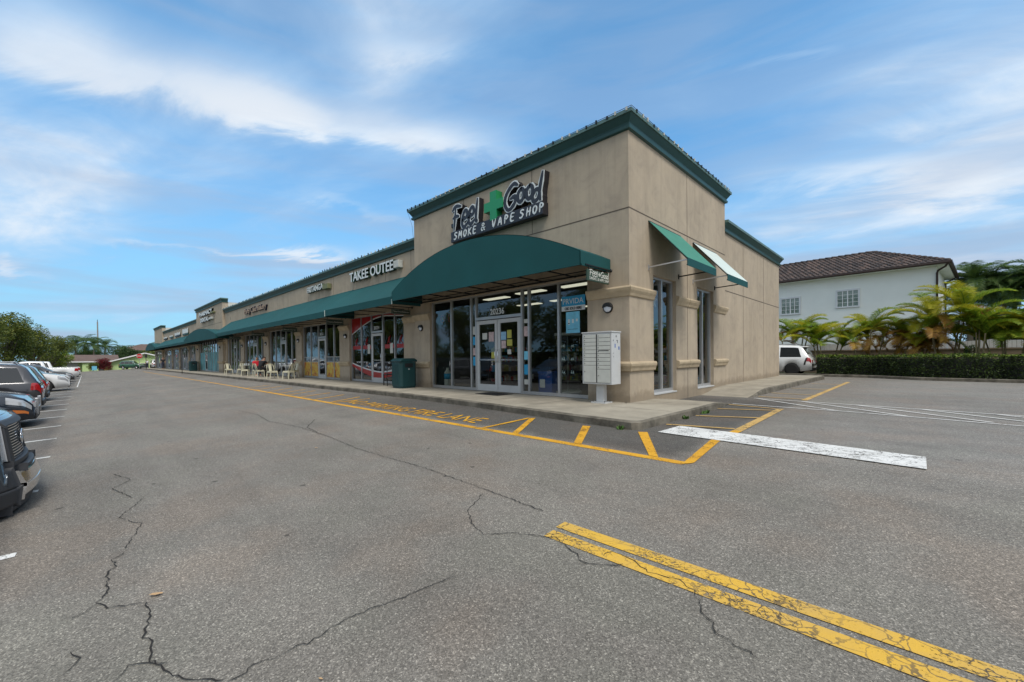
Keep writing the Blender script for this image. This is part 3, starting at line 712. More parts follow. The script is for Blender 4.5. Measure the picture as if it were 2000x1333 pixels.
# stucco bands round the piers
up_p = [(0, 2.72), (.03, 2.735), (.05, 2.80), (.085, 2.87), (.10, 2.93), (.085, 2.97), (0, 2.985)]
lo_p = [(0, .90), (.05, .915), (.065, .98), (.095, 1.04), (.10, 1.09), (.08, 1.13), (0, 1.145)]
def band(path):
    for pr in (up_p, lo_p):
        q = MB('trim'); q.smooth = False; q.sweep(pr, path); q.build('moulding', mall, bevel=.006)
band([(-1.20, .0), (0, 0), (0, 1.27)]); band([(0, 2.70), (0, 3.51)]); band([(0, 3.53), (0, 4.30)]); band([(0, 5.75), (0, 6.95), (-.05, 6.95)])
band([(-9.28, .2), (-9.28, 0), (-8.30, 0)]); band([(-10.48, .2), (-9.40, .2)])
for a, b in ((-16.78, -15.62), (-23.3, -22.22), (-30.05, -28.8), (-36.56, -35.5), (-42.0, -41.5)): band([(a, .2), (b, .2)])
band([(-43.95, 0), (-42, 0), (-42, .2)]); band([(-55, .2), (-55, 0), (-53.8, 0)])
for a, b in ((-57.15, -55.1), (-62.5, -61.55), (-69.9, -69.0), (-76.6, -75.9)): band([(a, .2), (b, .2)])
band([(-86.4, 0), (-85.3, 0), (-85.3, .2)])

# shop windows ---------------------------------------------------
def window(x0, x1, y, z0, z1, glass='glass', fw_=.055, name='window', par=None, depth=.1):
    q = MB('aluminium'); f = fw_/2+.005
    q.box(x0, x0+f, y, y+depth, z0, z1); q.box(x1-f, x1, y, y+depth, z0, z1)
    q.box(x0+f, x1-f, y+.002, y+depth-.002, z0, z0+.09); q.box(x0+f, x1-f, y+.002, y+depth-.002, z1-.05, z1)
    o = q.build(name, par or mall)
    g = MB(glass); g.box(x0+f, x1-f, y+.045, y+.053, z0+.09, z1-.05); g.build('pane', o)
    return o
def door(x0, x1, y, z0, z1, glass='glass', handle_left=True):
    q = MB('white_paint_metal'); s = .115
    q.box(x0, x0+s, y, y+.05, z0, z1); q.box(x1-s, x1, y, y+.05, z0, z1); q.box(x0+s, x1-s, y+.002, y+.048, z0, z0+.22); q.box(x0+s, x1-s, y+.002, y+.048, z1-.12, z1)
    o = q.build('door', mall)
    g = MB(glass); g.box(x0+s, x1-s, y+.02, y+.028, z0+.22, z1-.12); g.build('pane', o)
    h = MB('chrome'); hx = x0+s*.5 if handle_left else x1-s*.5
    h.tube([(hx, y, z0+.95), (hx, y-.06, z0+.95), (hx, y-.06, z0+1.35), (hx, y, z0+1.35)], .012, 8); h.box(x0+s, x1-s, y-.012, y-.002, z0+1.0, z0+1.05)
    h.build('handle', o)
    return o
YG = .10
# corner shop: 1.8 m double door between narrow side lights
shop = [(-8.30, -7.12), (-7.12, -6.02), (-6.02, -5.76)]
for a, b in shop: window(a, b, YG, .16, 3.36)
window(-3.64, -3.36, YG, .16, 3.36); window(-3.36, -2.24, YG, .16, 3.36); window(-2.24, -1.20, YG, .16, 3.36)
window(-5.76, -3.64, YG, 2.52, 3.36, name='transom_window')
q = MB('aluminium'); q.box(-5.76, -5.70, YG-.01, YG+.1, .16, 2.50); q.box(-3.70, -3.64, YG-.01, YG+.1, .16, 2.50); split_build(q, 'door_frame', mall)
dl = door(-5.70, -4.71, YG, .17, 2.49, handle_left=False); dr = door(-4.69, -3.70, YG, .17, 2.49, handle_left=True)
q = MB('sign_white'); text_on(q, '20236', (-4.70, YG-.006, 2.66), .19, None, .006, .003, center=True); q.build('house_number', mall)
def notice(m, x0, x1, z0, z1, par, y=YG+.012, body=None):
    q = MB(m, 'black'); q.box(x0, x1, y-.004, y, z0, z1)
    if body:
        q.cur = 1; n = len(body)
        for i, t in enumerate(body): text_on(q, t, ((x0+x1)/2, y-.006, z1-(i+.85)*(z1-z0)/(n+.2)), (z1-z0)/(n+1)*.62, (x1-x0)*.8, .002, .001, center=True)
    q.build('notice', par)
for m, a, b, c_, d in (('offwhite', -5.43, -5.20, 1.87, 2.08), ('notice_pink', -5.12, -4.88, 1.79, 2.10), ('notice_yellow', -5.0, -4.84, 1.25, 1.45)): notice(m, a, b, c_, d, dl)
for m, a, b, c_, d in (('notice_blue', -4.55, -4.32, 1.83, 2.08), ('notice_yellow', -4.27, -4.08, 1.87, 2.13), ('notice_yellow', -4.28, -4.05, 1.63, 1.83), ('notice_pink', -4.53, -4.33, 1.56, 1.80), ('offwhite', -4.26, -4.10, 1.37, 1.52)): notice(m, a, b, c_, d, dr)
for m, c_, d in (('offwhite', 2.05, 2.33), ('poster_blue', 1.7, 1.98), ('notice_pink', 1.35, 1.6), ('poster_blue', 1.0, 1.3)): notice(m, -5.95, -5.80, c_, d, mall, YG+.04)
for m, c_, d in (('offwhite', 2.3, 2.42), ('notice_pink', 1.9, 2.2), ('poster_pale_blue', 1.2, 1.45), ('poster_blue', .75, 1.05), ('offwhite', .45, .6)): notice(m, -3.58, -3.42, c_, d, mall, YG+.04)
# side windows
for a, b, z0, z1 in sw:
    for i in (0, 1):
        y0 = a+(b-a)*i/2; y1 = y0+(b-a)/2
        q = MB('aluminium'); X = -.10
        q.box(X-.1, X, y0, y0+.04, z0, z1); q.box(X-.1, X, y1-.04, y1, z0, z1); q.box(X-.098, X-.002, y0+.04, y1-.04, z0, z0+.08); q.box(X-.098, X-.002, y0+.04, y1-.04, z1-.06, z1)
        o = q.build('window', mall); g = MB('glass'); g.box(X-.055, X-.047, y0+.04, y1-.04, z0+.08, z1-.06); g.build('pane', o)
    q = MB('white_paint_metal'); q.box(-.1, .015, a, b, z0-.03, z0+.004); q.build('window_sill', mall)
# the other units
curve_up = lambda x: 2.45+.72*math.sin(max(0, min(1, (x+15.62)/3.4))*math.pi/2) - .12*max(0, (x+12.2)/1.7)
curve_lo = lambda x: .62+.40*(abs(x+12.7)/2.9)**1.6
for u, (a, b, zt, yp, mu, di) in units.items():
    if u == 1: continue
    y = yp+.10; zb = sz((a+b)/2)+.01; gl = 'glass' if u < 7 else 'glass_dark'
    for i in range(len(mu)-1):
        x0, x1 = mu[i], mu[i+1]
        if i == di:
            window(x0, x1, y, 2.46, zt, gl, name='transom_window')
            d_ = door(x0+.02, x1-.02, y, zb, 2.43, gl, handle_left=False)
            if u <= 6:
                q = MB('sign_white'); text_on(q, {2: '20234', 3: '20232', 4: '20230', 5: '20228', 6: '20226'}[u], ((x0+x1)/2, y-.006, 2.62), .15, None, .004, .002, center=True); q.build('house_number', mall)
        else:
            o = window(x0, x1, y, zb, zt, gl)
            if u == 3:
                q = MB('food_print', 'paint_charcoal', 'offwhite'); q.box(x0+.04, x1-.04, y+.034, y+.042, zb+.1, zb+.92)
                q.cur = 1; q.box(x0+.04, x1-.04, y+.034, y+.042, zb+.95, zb+1.2); q.cur = 2; q.box(x0+.04, x1-.04, y+.030, y+.038, zb+1.2, zb+1.23); q.box(x0+.04, x1-.04, y+.030, y+.038, zb+.92, zb+.95)
                split_build(q, 'window_film', o)
            if u == 7:
                q = MB('teal_film'); q.box(x0+.04, x1-.04, y+.034, y+.042, zb+.1, zb+2.0); split_build(q, 'window_film', o)
            if u in (8, 9, 10, 11, 12):
                q = MB('grey_film'); q.box(x0+.04, x1-.04, y+.034, y+.042, zb+.1, zb+rnd.uniform(1.4, 2.3)); split_build(q, 'window_film', o)
        if u == 2:
            q = MB('red_film', 'sign_white'); n = 8; yf = y+.034 if i != di else y+.012
            xa, xb = x0+(.04 if i != di else .14), x1-(.04 if i != di else .14)
            ztp = zt-.06
            P = [(xa+(xb-xa)*k/n) for k in range(n+1)]
            q.prism([(p, curve_up(p)+.05) for p in P]+[(xb, ztp), (xa, ztp)], yf, yf+.006)
            q.cur = 1; q.prism([(p, curve_up(p)) for p in P]+[(p, curve_up(p)+.05) for p in P[::-1]], yf-.002, yf+.006)
            q.prism([(p, curve_lo(p)) for p in P]+[(p, curve_lo(p)+.06) for p in P[::-1]], yf-.002, yf+.006)
            q.cur = 0; q.prism([(p, curve_lo(p)-.02-.24*math.sin(max(.1, (p+15.7)/5.2)*math.pi)**.6) for p in P]+[(p, curve_lo(p)) for p in P[::-1]], yf, yf+.006)
            if i != di:
                cx = (xa+xb)/2; q.cur = 0; q.box(xa+.1, xb-.05, yf, yf+.004, 1.72, 1.90)
                q.tube([(cx-.12, yf, 1.92), (cx-.02, yf, 2.2), (cx+.1, yf, 2.28), (cx+.05, yf, 2.1), (cx-.05, yf, 2.05), (cx+.16, yf, 1.92)], .02, 4)
                if i in (1, 3):
                    q.cur = 1
                    for k in range(8): t = k*math.pi/4; q.bar((cx, yf-.004, 1.0), (cx+.14*math.cos(t), yf-.004, 1.0+.14*math.sin(t)), .03, .006)
                    q.cur = 0; q.lathe([(.05, 0), (.05, -.012)], 10, 'y', (cx, yf, 1.0))
            split_build(q, 'window_film', mall)
            if i in (1, 3): notice('offwhite', x0+.6, x0+.85, 1.5, 1.95, mall, yf)
# rooms behind the glass
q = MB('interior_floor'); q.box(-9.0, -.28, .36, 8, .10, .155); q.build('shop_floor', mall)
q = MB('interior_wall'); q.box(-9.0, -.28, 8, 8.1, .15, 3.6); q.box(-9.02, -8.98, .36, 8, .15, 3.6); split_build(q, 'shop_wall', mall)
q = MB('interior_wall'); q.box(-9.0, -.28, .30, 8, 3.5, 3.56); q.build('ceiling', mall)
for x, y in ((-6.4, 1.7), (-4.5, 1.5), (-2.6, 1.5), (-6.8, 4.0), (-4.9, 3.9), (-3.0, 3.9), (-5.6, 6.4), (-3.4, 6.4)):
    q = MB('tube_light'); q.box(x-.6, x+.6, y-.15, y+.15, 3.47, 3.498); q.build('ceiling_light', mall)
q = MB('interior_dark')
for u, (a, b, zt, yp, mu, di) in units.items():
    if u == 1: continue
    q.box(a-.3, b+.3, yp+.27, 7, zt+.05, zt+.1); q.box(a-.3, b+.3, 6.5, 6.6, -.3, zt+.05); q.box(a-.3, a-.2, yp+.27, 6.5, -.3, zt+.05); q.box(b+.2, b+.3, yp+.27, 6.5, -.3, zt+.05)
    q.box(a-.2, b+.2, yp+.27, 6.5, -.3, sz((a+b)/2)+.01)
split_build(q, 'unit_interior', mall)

# awnings ---------------------------------------------------------
def canopy(parent, x0, x1, D_, zb, ze, zt, n=28, y0=0.):
    cx = (x0+x1)/2; hw = (x1-x0)/2; sg = zt-ze; R = (hw*hw+sg*sg)/(2*sg)
    arc = [(cx-hw+2*hw*i/n) for i in range(n+1)]; Z = lambda x: ze+math.sqrt(max(0, R*R-(x-cx)**2))-(R-sg)
    q = MB('canvas')
    f = [(x, y0-D_, Z(x)) for x in arc]; b = [(x, y0-.005, Z(x)) for x in arc]
    m = n+1; q.smooth = True; q.add(f+b, [(i, i+1, m+i+1, m+i) for i in range(n)]); q.smooth = False
    q.add([(x, y0-D_, Z(x)) for x in arc]+[(x1, y0-D_, zb), (x0, y0-D_, zb)], [tuple(range(n+2, -1, -1))])
    for x, s in ((x0, 1), (x1, -1)): v = [(x, y0-D_, zb), (x, y0-.005, zb), (x, y0-.005, ze), (x, y0-D_, ze)]; q.add(v, [(0, 1, 2, 3) if s < 0 else (3, 2, 1, 0)])
    o = q.build('awning', parent, label='arched dark green awning over shop front')
    s = o.modifiers.new('s', 'SOLIDIFY'); s.thickness = .012; s.offset = -1
    q = MB('dark_metal')
    k = int((x1-x0)/1.0)
    for i in range(k+1):
        x = x0+.03+(x1-x0-.06)*i/k; q.bar((x, y0-D_+.03, zb+.03), (x, y0-.01, zb+.03), .03); q.bar((x, y0-D_+.03, zb+.03), (x, y0-.03, min(Z(x)-.05, zb+.8)), .022)
    q.bar((x0, y0-D_+.04, zb+.02), (x1, y0-D_+.04, zb+.02), .035); q.bar((x0, y0-.55, zb+.02), (x1, y0-.55, zb+.02), .022); q.bar((x0, y0-.03, zb+.04), (x1, y0-.03, zb+.04), .03)
    q.build('awning_frame', o); return o
canopy(mall, -8.79, -.51, 1.3, 3.36, 3.68, 4.72)
canopy(mall, -54.2, -37.9, 1.3, 3.12, 3.42, 4.30)
canopy(mall, -96.0, -82.5, 1.3, 3.0, 3.35, 4.2)
def lean(parent, x0, x1, y0, D_, zt, zf, zb, mname='canvas', label='long sloping green awning'):
    q = MB(mname)
    q.add([(x0, y0-.005, zt), (x1, y0-.005, zt), (x1, y0-D_, zf), (x0, y0-D_, zf), (x0, y0-D_, zb), (x1, y0-D_, zb)], [(3, 2, 1, 0), (4, 5, 2, 3)])
    for x, s in ((x0, 1), (x1, -1)): q.add([(x, y0-.005, zt), (x, y0-D_, zf), (x, y0-D_, zb), (x, y0-.005, zb)], [(0, 1, 2, 3) if s > 0 else (3, 2, 1, 0)])
    o = q.build('awning', parent, label=label); s = o.modifiers.new('s', 'SOLIDIFY'); s.thickness = .012; s.offset = -1
    q = MB('dark_metal', 'offwhite'); k = max(2, int((x1-x0)/1.3))
    for i in range(k+1): x = x0+.03+(x1-x0-.06)*i/k; q.bar((x, y0-D_+.03, zb+.03), (x, y0-.01, zb+.03), .03)
    q.bar((x0, y0-D_+.04, zb+.02), (x1, y0-D_+.04, zb+.02), .03); q.build('awning_frame', o); return o
lean(mall, -15.02, -8.9, .2, 1.42, 4.66, 3.56, 3.28); lean(mall, -39.6, -15.04, .2, 1.42, 4.68, 3.52, 3.24); lean(mall, -84.8, -53.2, .2, 1.42, 4.4, 3.35, 3.08)
# piped seam where two awning lengths meet
q = MB('canvas_pale'); q.bar((-15.03, -1.235, 3.27), (-15.03, -1.235, 3.56), .02); q.bar((-8.9, -1.235, 3.27), (-8.9, -1.235, 3.45), .03); split_build(q, 'awning_seam', mall)
def side_awning(y0, y1, m):
    Xf = 1.0; zt, zf, zb = 4.76, 3.64, 3.45
    q = MB(m, 'canvas'); q.add([(.005, y0, zt), (.005, y1, zt), (Xf, y1, zf), (Xf, y0, zf)], [(0, 3, 2, 1)])
    q.cur = 1; q.add([(Xf, y0, zf), (Xf, y1, zf), (Xf, y1, zb), (Xf, y0, zb)], [(0, 3, 2, 1)])
    o = q.build('awning', mall, label='small faded green window awning' if m == 'canvas_faded' else 'small bleached pale window awning')
    s = o.modifiers.new('s', 'SOLIDIFY'); s.thickness = .014; s.offset = -1
    q = MB('aluminium', 'dark_metal')
    for y in (y0+.03, y1-.06):
        q.cur = 0 if y < y0+.5 else 1
        q.bar((.0, y, 3.56), (Xf-.02, y, 3.60), .03); q.bar((.01, y-.05, 3.48), (.01, y-.05, 3.62), .03); 
    q.cur = 1
    for y in (y0+.01, (y0+y1)/2, y1-.01): q.bar((.01, y, zt-.03), (Xf-.01, y, zf-.03), .025)
    q.bar((.02, y0, zt-.03), (.02, y1, zt-.03), .03); q.bar((Xf-.02, y0, zb+.02), (Xf-.02, y1, zb+.02), .02)
    q.build('awning_frame', o)
side_awning(1.0, 2.98, 'canvas_faded'); side_awning(3.95, 5.95, 'canvas_pale')
q = MB('dark_metal'); q.box(-39.9, -39.86, .19, .2, 4.9, 5.15); q.tube([(-6.75, -.02, 4.4), (-6.75, -.02, 5.9)], .012, 6); q.box(-6.82, -6.70, -.06, 0, 5.85, 5.98); q.box(-6.60, -6.57, -.25, 0, 5.3, 5.34); split_build(q, 'conduit', mall)
# ------------------------------------------------------------------ signs on the fascia
STROKES = {   # brush lettering as strokes, unit height
 'S': [[(.62, .88), (.45, 1.0), (.18, .92), (.12, .72), (.35, .55), (.55, .35), (.42, .08), (.15, .0), (.0, .12)]],
 'M': [[(.0, .0), (.12, 1.0)], [(.12, 1.0), (.35, .35), (.62, 1.0)], [(.62, 1.0), (.72, .0)]],
 'O': [[(.35, 1.0), (.08, .75), (.05, .3), (.3, .0), (.58, .25), (.6, .72), (.35, 1.0)]],
 'K': [[(.05, .0), (.12, 1.0)], [(.65, .98), (.1, .45)], [(.2, .5), (.62, .0)]],
 'E': [[(.6, .98), (.1, .95), (.06, .05), (.58, .0)], [(.08, .52), (.48, .55)]],
 '&': [[(.72, .0), (.12, .78), (.32, 1.02), (.52, .80), (.0, .30), (.25, -.02), (.72, .45)]],
 'V': [[(.0, 1.0), (.3, .0), (.65, 1.0)]],
 'A': [[(.0, .0), (.35, 1.0), (.65, .0)], [(.12, .35), (.55, .4)]],
 'P': [[(.08, .0), (.12, 1.0), (.5, .92), (.55, .62), (.12, .48)]],
 'H': [[(.05, .0), (.12, 1.0)], [(.55, .0), (.62, 1.0)], [(.08, .48), (.6, .55)]],
 'F': [[(.16, .0), (.3, 1.0)], [(-.1, .92), (.3, 1.08), (.95, 1.0)], [(.0, .55), (.35, .6), (.72, .58)]],
 'e': [[(.0, .34), (.55, .50), (.48, .80), (.20, .80), (.0, .42), (.04, .08), (.28, -.06), (.66, .12)]],
 'l': [[(.2, 1.0), (.12, .1), (.28, .0)]],
 'G': [[(.85, .95), (.55, 1.05), (.12, .72), (.05, .3), (.35, .0), (.72, .2), (.78, .5), (.42, .46)]],
 'o': [[(.28, .66), (.05, .45), (.08, .12), (.3, .0), (.52, .18), (.5, .52), (.28, .66)]],
 'd': [[(.5, .45), (.25, .55), (.04, .3), (.15, .02), (.42, .1), (.52, .4)], [(.62, 1.25), (.5, .4), (.6, .0)]]}
def brush(mb, ch, o, sx, sy, w, d0, d1, ax, up, seed=0, slant=0.):
    r = random.Random(seed); ax = Vector(ax); up = Vector(up); nn = ax.cross(up); o = Vector(o)
    for st in STROKES[ch]:
        pts = []
        for i in range(len(st)-1):
            for k in range(4):
                t = k/4; p0 = st[max(i-1, 0)]; p1 = st[i]; p2 = st[i+1]; p3 = st[min(i+2, len(st)-1)]
                f = lambda a, b, c, d: .5*((2*b)+(-a+c)*t+(2*a-5*b+4*c-d)*t*t+(-a+3*b-3*c+d)*t**3)
                pts.append((f(p0[0], p1[0], p2[0], p3[0]), f(p0[1], p1[1], p2[1], p3[1])))
        pts.append(st[-1]); q = [Vector(((x+slant*y)*sx, y*sy)) for x, y in pts]; n = len(q); A = []
        for i in range(n):
            dd = (q[min(i+1, n-1)]-q[max(i-1, 0)]).normalized(); m = Vector((-dd.y, dd.x)); e = min(i, n-1-i)
            ww = w*(.5+.25*min(e, 2)+r.uniform(-.08, .08))/1.0
            ext = dd*(w*.25*(-1 if i == 0 else 1 if i == n-1 else 0))
            A.append((q[i]+ext+m*ww/2, q[i]+ext-m*ww/2))
        jz = r.uniform(0, .003)
        vs = []
        for a, b in A:
            for dpt in (d0, d1+jz): vs += [o+ax*a.x+up*a.y+nn*dpt, o+ax*b.x+up*b.y+nn*dpt]
        fs = []
        for i in range(n-1): k = 4*i; j = k+4; fs += [(k+2, k+3, j+3, j+2), (k+1, k, j, j+1), (k, k+2, j+2, j), (k+3, k+1, j+1, j+3)]
        fs += [(0, 1, 3, 2), (4*n-4, 4*n-2, 4*n-1, 4*n-3)]
        mb.add(vs, fs)
X_, Z_ = (1, 0, 0), (0, 0, 1)
s_ = thing('shop_sign', 'big brush-lettered sign with a green cross above the arched awning', 'shop sign', (0, 0, 0))
q = MB('sign_black'); q.box(-6.60, -2.47, -.25, -.004, 5.24, 5.60); q.build('sign_panel', s_, bevel=.01)
q = MB('sign_white')
for x, c in zip([-6.42, -6.18, -5.92, -5.68, -5.43, -5.02, -4.52, -4.25, -3.98, -3.72, -3.34, -3.08, -2.84, -2.62+.02][:14], 'SMOKE&VAPESHOP'): brush(q, c, (x, -.25, 5.315), .22, .22, .045 if c != '&' else .030, 0, .012, X_, Z_, ord(c), .12)
q.build('lettering', s_)
big = [('F', -6.52, 5.66, .42, .72), ('e', -6.02, 5.68, .44, .60), ('e', -5.68, 5.70, .44, .60), ('l', -5.38, 5.70, .50, .70)]
good = [('G', -4.02, 5.68, .60, .68), ('o', -3.46, 5.80, .46, .58), ('o', -3.12, 5.80, .46, .58), ('d', -2.90, 5.66, .55, .60)]
for grp in (big, good):
    for c, x, z, sx, sy in grp:
        q = MB('sign_black'); brush(q, c, (x, -.004, z), sx, sy, .19, .0, .20, X_, Z_, 3, .12); q.build('letter_return', s_)
        q = MB('sign_white'); brush(q, c, (x, -.204, z), sx, sy, .185, .004, .02, X_, Z_, 5, .12); o = q.build('letter', s_)
        q = MB('sign_black'); brush(q, c, (x, -.226, z), sx, sy, .115, .003, .008, X_, Z_, 8, .12); q.build('letter_fill', o)
q = MB('sign_green'); cx, cz = -4.46, 5.98
a, b = .145, .44
q.prism([(cx-a, cz-b), (cx+a, cz-b), (cx+a, cz-a), (cx+b*.95, cz-a), (cx+b*.95, cz+a), (cx+a, cz+a), (cx+a, cz+b), (cx-a, cz+b), (cx-a, cz+a), (cx-b*.95, cz+a), (cx-b*.95, cz-a), (cx-a, cz-a)], -.26, -.004)
q.build('cross', s_)
def wall_sign(name, label, words, x0, x1, z, h, y, ret='sign_green_return', face='sign_white', dep=.16, box=None, bold=.003):
    t = thing(name, label, 'shop sign', (0, 0, 0))
    q = MB(ret, face); q.cur = 0; text_on(q, words, (x0, y-dep/2, z), h, x1-x0, bold+.002, dep/2); q.cur = 1; text_on(q, words, (x0, y-dep-.008, z), h, x1-x0, bold, .006); q.build('lettering', t)
    if box: q = MB('offwhite' if box[4] else 'sign_wood'); q.box(box[0], box[1], y-.22, y, box[2], box[3]); q.build('raceway', t, bevel=.01)
    return t
wall_sign('shop_sign', 'tall white letters with green sides next to the corner tower', 'TAKEE OUTEE', -15.1, -10.95, 5.03, .45, .19, box=(-10.85, -10.45, 5.06, 5.36, 1), bold=.008)
wall_sign('shop_sign', 'small white letters on an olive raceway left of the tall white letters', 'FRITANGA', -20.7, -18.4, 5.12, .33, .19, box=(-18.35, -17.65, 5.06, 5.33, 0))
wall_sign('shop_sign', 'dark lowercase lettering on the bare stucco wall', 'Party Cake Bakery', -34.6, -28.8, 4.98, .42, .19, ret='cloth_navy', face='wall_beige', dep=.12, bold=.004)
t = wall_sign('shop_sign', 'two-line black and white sign on the second tower', 'PHARMACY', -52.4, -45.6, 6.02, .42, 0, ret='black', box=(-46.3, -44.9, 5.95, 6.1, 0), bold=.02)
q = MB('black', 'sign_white'); text_on(q, 'DENTAL', (-51.5, -.1, 5.35), .42, 4.2, .02, .08); q.cur = 1; text_on(q, 'DENTAL', (-51.5, -.19, 5.35), .42, 4.2, .018, .006); q.cur = 0; q.build('second_line', t)
q = MB('offwhite'); q.box(-47.2, -45.6, -.2, 0, 5.4, 5.6); q.build('raceway', t)
for i, (x0, x1, z0, z1, lab) in enumerate([(-65.3, -61.2, 4.55, 5.35, 'green and white sign right beside the second tower'), (-72.1, -67.6, 4.6, 5.15, 'small white letter sign in the middle of the far wing'),
        (-77.3, -74.3, 4.6, 5.0, 'pale blurred sign second from the far tower'), (-84.0, -80.4, 4.6, 5.0, 'dark small sign next to the far end tower')]):
    t = thing('shop_sign', lab, 'shop sign'); q = MB('sign_green_return', 'sign_white', 'black'); q.cur = 2 if i % 2 else 0
    q.box(x0, x1, .06, .2, z0, z0+.18); q.cur = 1
    for k in range(7): xx = x0+(x1-x0)*k/7; q.box(xx+.05, xx+(x1-x0)/7-.1, .04, .10, z0+.2, z1-.05*(k % 3)); 
    q.cur = 0; q.box(x0+.1, x1-.6, .10, .199, z0+.19, z1-.1); q.build('lettering', t)

# blade signs hanging under the awnings, at right angles to the wall
def blade(x, ya, yb, z0, z1, lab, words, small=False):
    t = thing('hanging_sign', lab, 'hanging sign', (x, 0, 0))
    q = MB('sign_black' if words is None else 'sign_green_dark', 'sign_wood'); q.box(-.02, .02, ya, yb, z0, z1); q.build('sign_board', t, bevel=.004)
    q = MB('dark_metal'); q.bar((0, ya-.05, z1+.10), (0, (.0 if x > -9 or -56 < x < -42 else .2), z1+.10), .025); q.bar((0, ya+.08, z1), (0, ya+.08, z1+.1), .015); q.bar((0, yb-.08, z1), (0, yb-.08, z1+.1), .015)
    yw = 0 if x > -9 or -56 < x < -42 else .2; q.lathe([(.0, yw-.03), (.045, yw-.02), (.045, yw)], 10, 'y', (0, 0, z1+.10)); q.build('bracket', t)
    q = MB('offwhite')
    if words == 'FG':
        xs_ = [ya+.08, ya+.20, ya+.29, ya+.38, None, ya+.55, ya+.67, ya+.75, ya+.82]
        for c, yy in zip('Feel+Good', xs_):
            if yy is None:
                q.box(.0205, .026, ya+.455, ya+.535, z0+.165, z0+.195); q.box(.0205, .025, ya+.48, ya+.51, z0+.13, z0+.23); continue
            brush(q, c, (.02, yy, z0+.12), .13, .13, .020, 0, .006, (0, 1, 0), Z_, 1, .1)
        for i, c in enumerate('SMOKE'): brush(q, c, (.02, ya+.08+i*.065, z0+.035), .06, .055, .012, 0, .005, (0, 1, 0), Z_, 1)
        brush(q, '&', (.02, ya+.43, z0+.035), .06, .055, .012, 0, .005, (0, 1, 0), Z_, 1)
        for i, c in enumerate('VAPESHOP'): brush(q, c, (.02, ya+.51+i*.05+(.02 if i > 3 else 0), z0+.035), .05, .055, .012, 0, .005, (0, 1, 0), Z_, 1)
    else:
        q.box(.02, .023, ya+.02, yb-.02, z0+.015, z0+.022); q.box(.02, .023, ya+.02, yb-.02, z1-.022, z1-.015); q.box(.02, .023, ya+.02, ya+.028, z0+.022, z1-.022); q.box(.02, .023, yb-.028, yb-.02, z0+.022, z1-.022)
        text_on(q, words, (.022, (ya+yb)/2, z0+(z1-z0)*.38), (z1-z0)*.3, (yb-ya)*.85, .002, .002, center=True, ax=(0, 1, 0))
    q.build('lettering', t)
blade(-.50, -1.06, -.13, 3.04, 3.30, 'black hanging sign with brush lettering beside the corner shop', 'FG')
blade(-9.80, -.74, .10, 3.02, 3.22, 'green hanging restaurant sign beside the green trash bin', 'Takee Outee Restaurant')
blade(-16.0, -.78, .08, 2.98, 3.24, 'dark green hanging sign between the red and the food windows', 'Fritanga Restaurant')
for x, w_ in ((-22.6, 'between the food windows and the cafe'), (-29.3, 'over the middle of the cafe seating'), (-35.9, 'at the far end of the cafe')): blade(x, -.75, .08, 2.95, 3.2, 'dark hanging sign ' + w_, 'Bakery')

def wlamp(x, y, z, r, lab):
    t = thing('wall_lamp', lab, 'wall lamp', (x, y, z), 0, 'round bulkhead lamps on the piers')
    q = MB('dark_metal'); q.lathe([(r, 0), (r, -.03), (r*.94, -.05), (r*.86, -.05), (r*.86, -.02)], 28, 'y')
    q.prism([(r*.9*math.cos(a), r*.9*math.sin(a)) for a in [math.pi*k/14 for k in range(15)]]+[(-r*.6, r*.06), (0, r*.22), (r*.6, r*.06)], -.10, -.02); q.build('lamp_housing', t)
    q = MB('lamp_glass'); q.lathe([(r*.86, -.02), (r*.8, -.05), (r*.55, -.075), (.0, -.085)], 28, 'y'); q.build('lamp_lens', t); return t
wlamp(-.58, 0, 2.49, .135, 'round half-shaded wall lamp above the mailbox')
wlamp(-8.86, 0, 2.44, .125, 'round wall lamp on the left pier of the corner shop')
for x, y, lab in ((-16.0, .2, 'round wall lamp left of the red windows'), (-22.75, .2, 'round wall lamp left of the food windows'), (-29.4, .2, 'round wall lamp above the black-shirted person'), (-36.0, .2, 'round wall lamp on the far cafe pier'),
                  (-43.2, 0, 'round wall lamp right of the teal windows'), (-54.4, 0, 'round wall lamp left of the teal windows'), (-62.0, .2, 'round wall lamp in the far wing')): wlamp(x, y, 2.42, .125, lab)

# window signs in the corner shop
t = thing('window_sign', 'blue and white CBD SOLD HERE sign inside the right window', 'window sign', (0, 0, 0))
q = MB('poster_blue', 'sign_white', 'sign_black'); y = .130; q.box(-2.14, -1.36, y, y+.01, 2.66, 2.93); q.cur = 1; q.box(-2.14, -1.36, y, y+.01, 2.53, 2.66)
text_on(q, 'PRVIDA', (-1.75, y-.003, 2.72), .15, .68, .0, .002, center=True); q.cur = 2; text_on(q, 'CBD SOLD HERE', (-1.75, y-.003, 2.56), .07, .56, .004, .002, center=True); q.build('sign_face', t)
t = thing('poster', 'pale blue product poster below the blue window sign', 'poster', (0, 0, 0))
q = MB('poster_pale_blue', 'sign_white', 'cloth_navy'); q.box(-1.99, -1.54, y, y+.01, 1.92, 2.50); q.cur = 1
for i in range(3): q.box(-1.92+i*.13, -1.86+i*.13, y-.004, y-.001, 2.15+.04*i, 2.30)
q.cur = 2; q.box(-1.93, -1.60, y-.004, y-.001, 2.02, 2.03); q.box(-1.91, -1.87, y-.008, y-.005, 2.17, 2.2); q.build('poster_sheet', t)
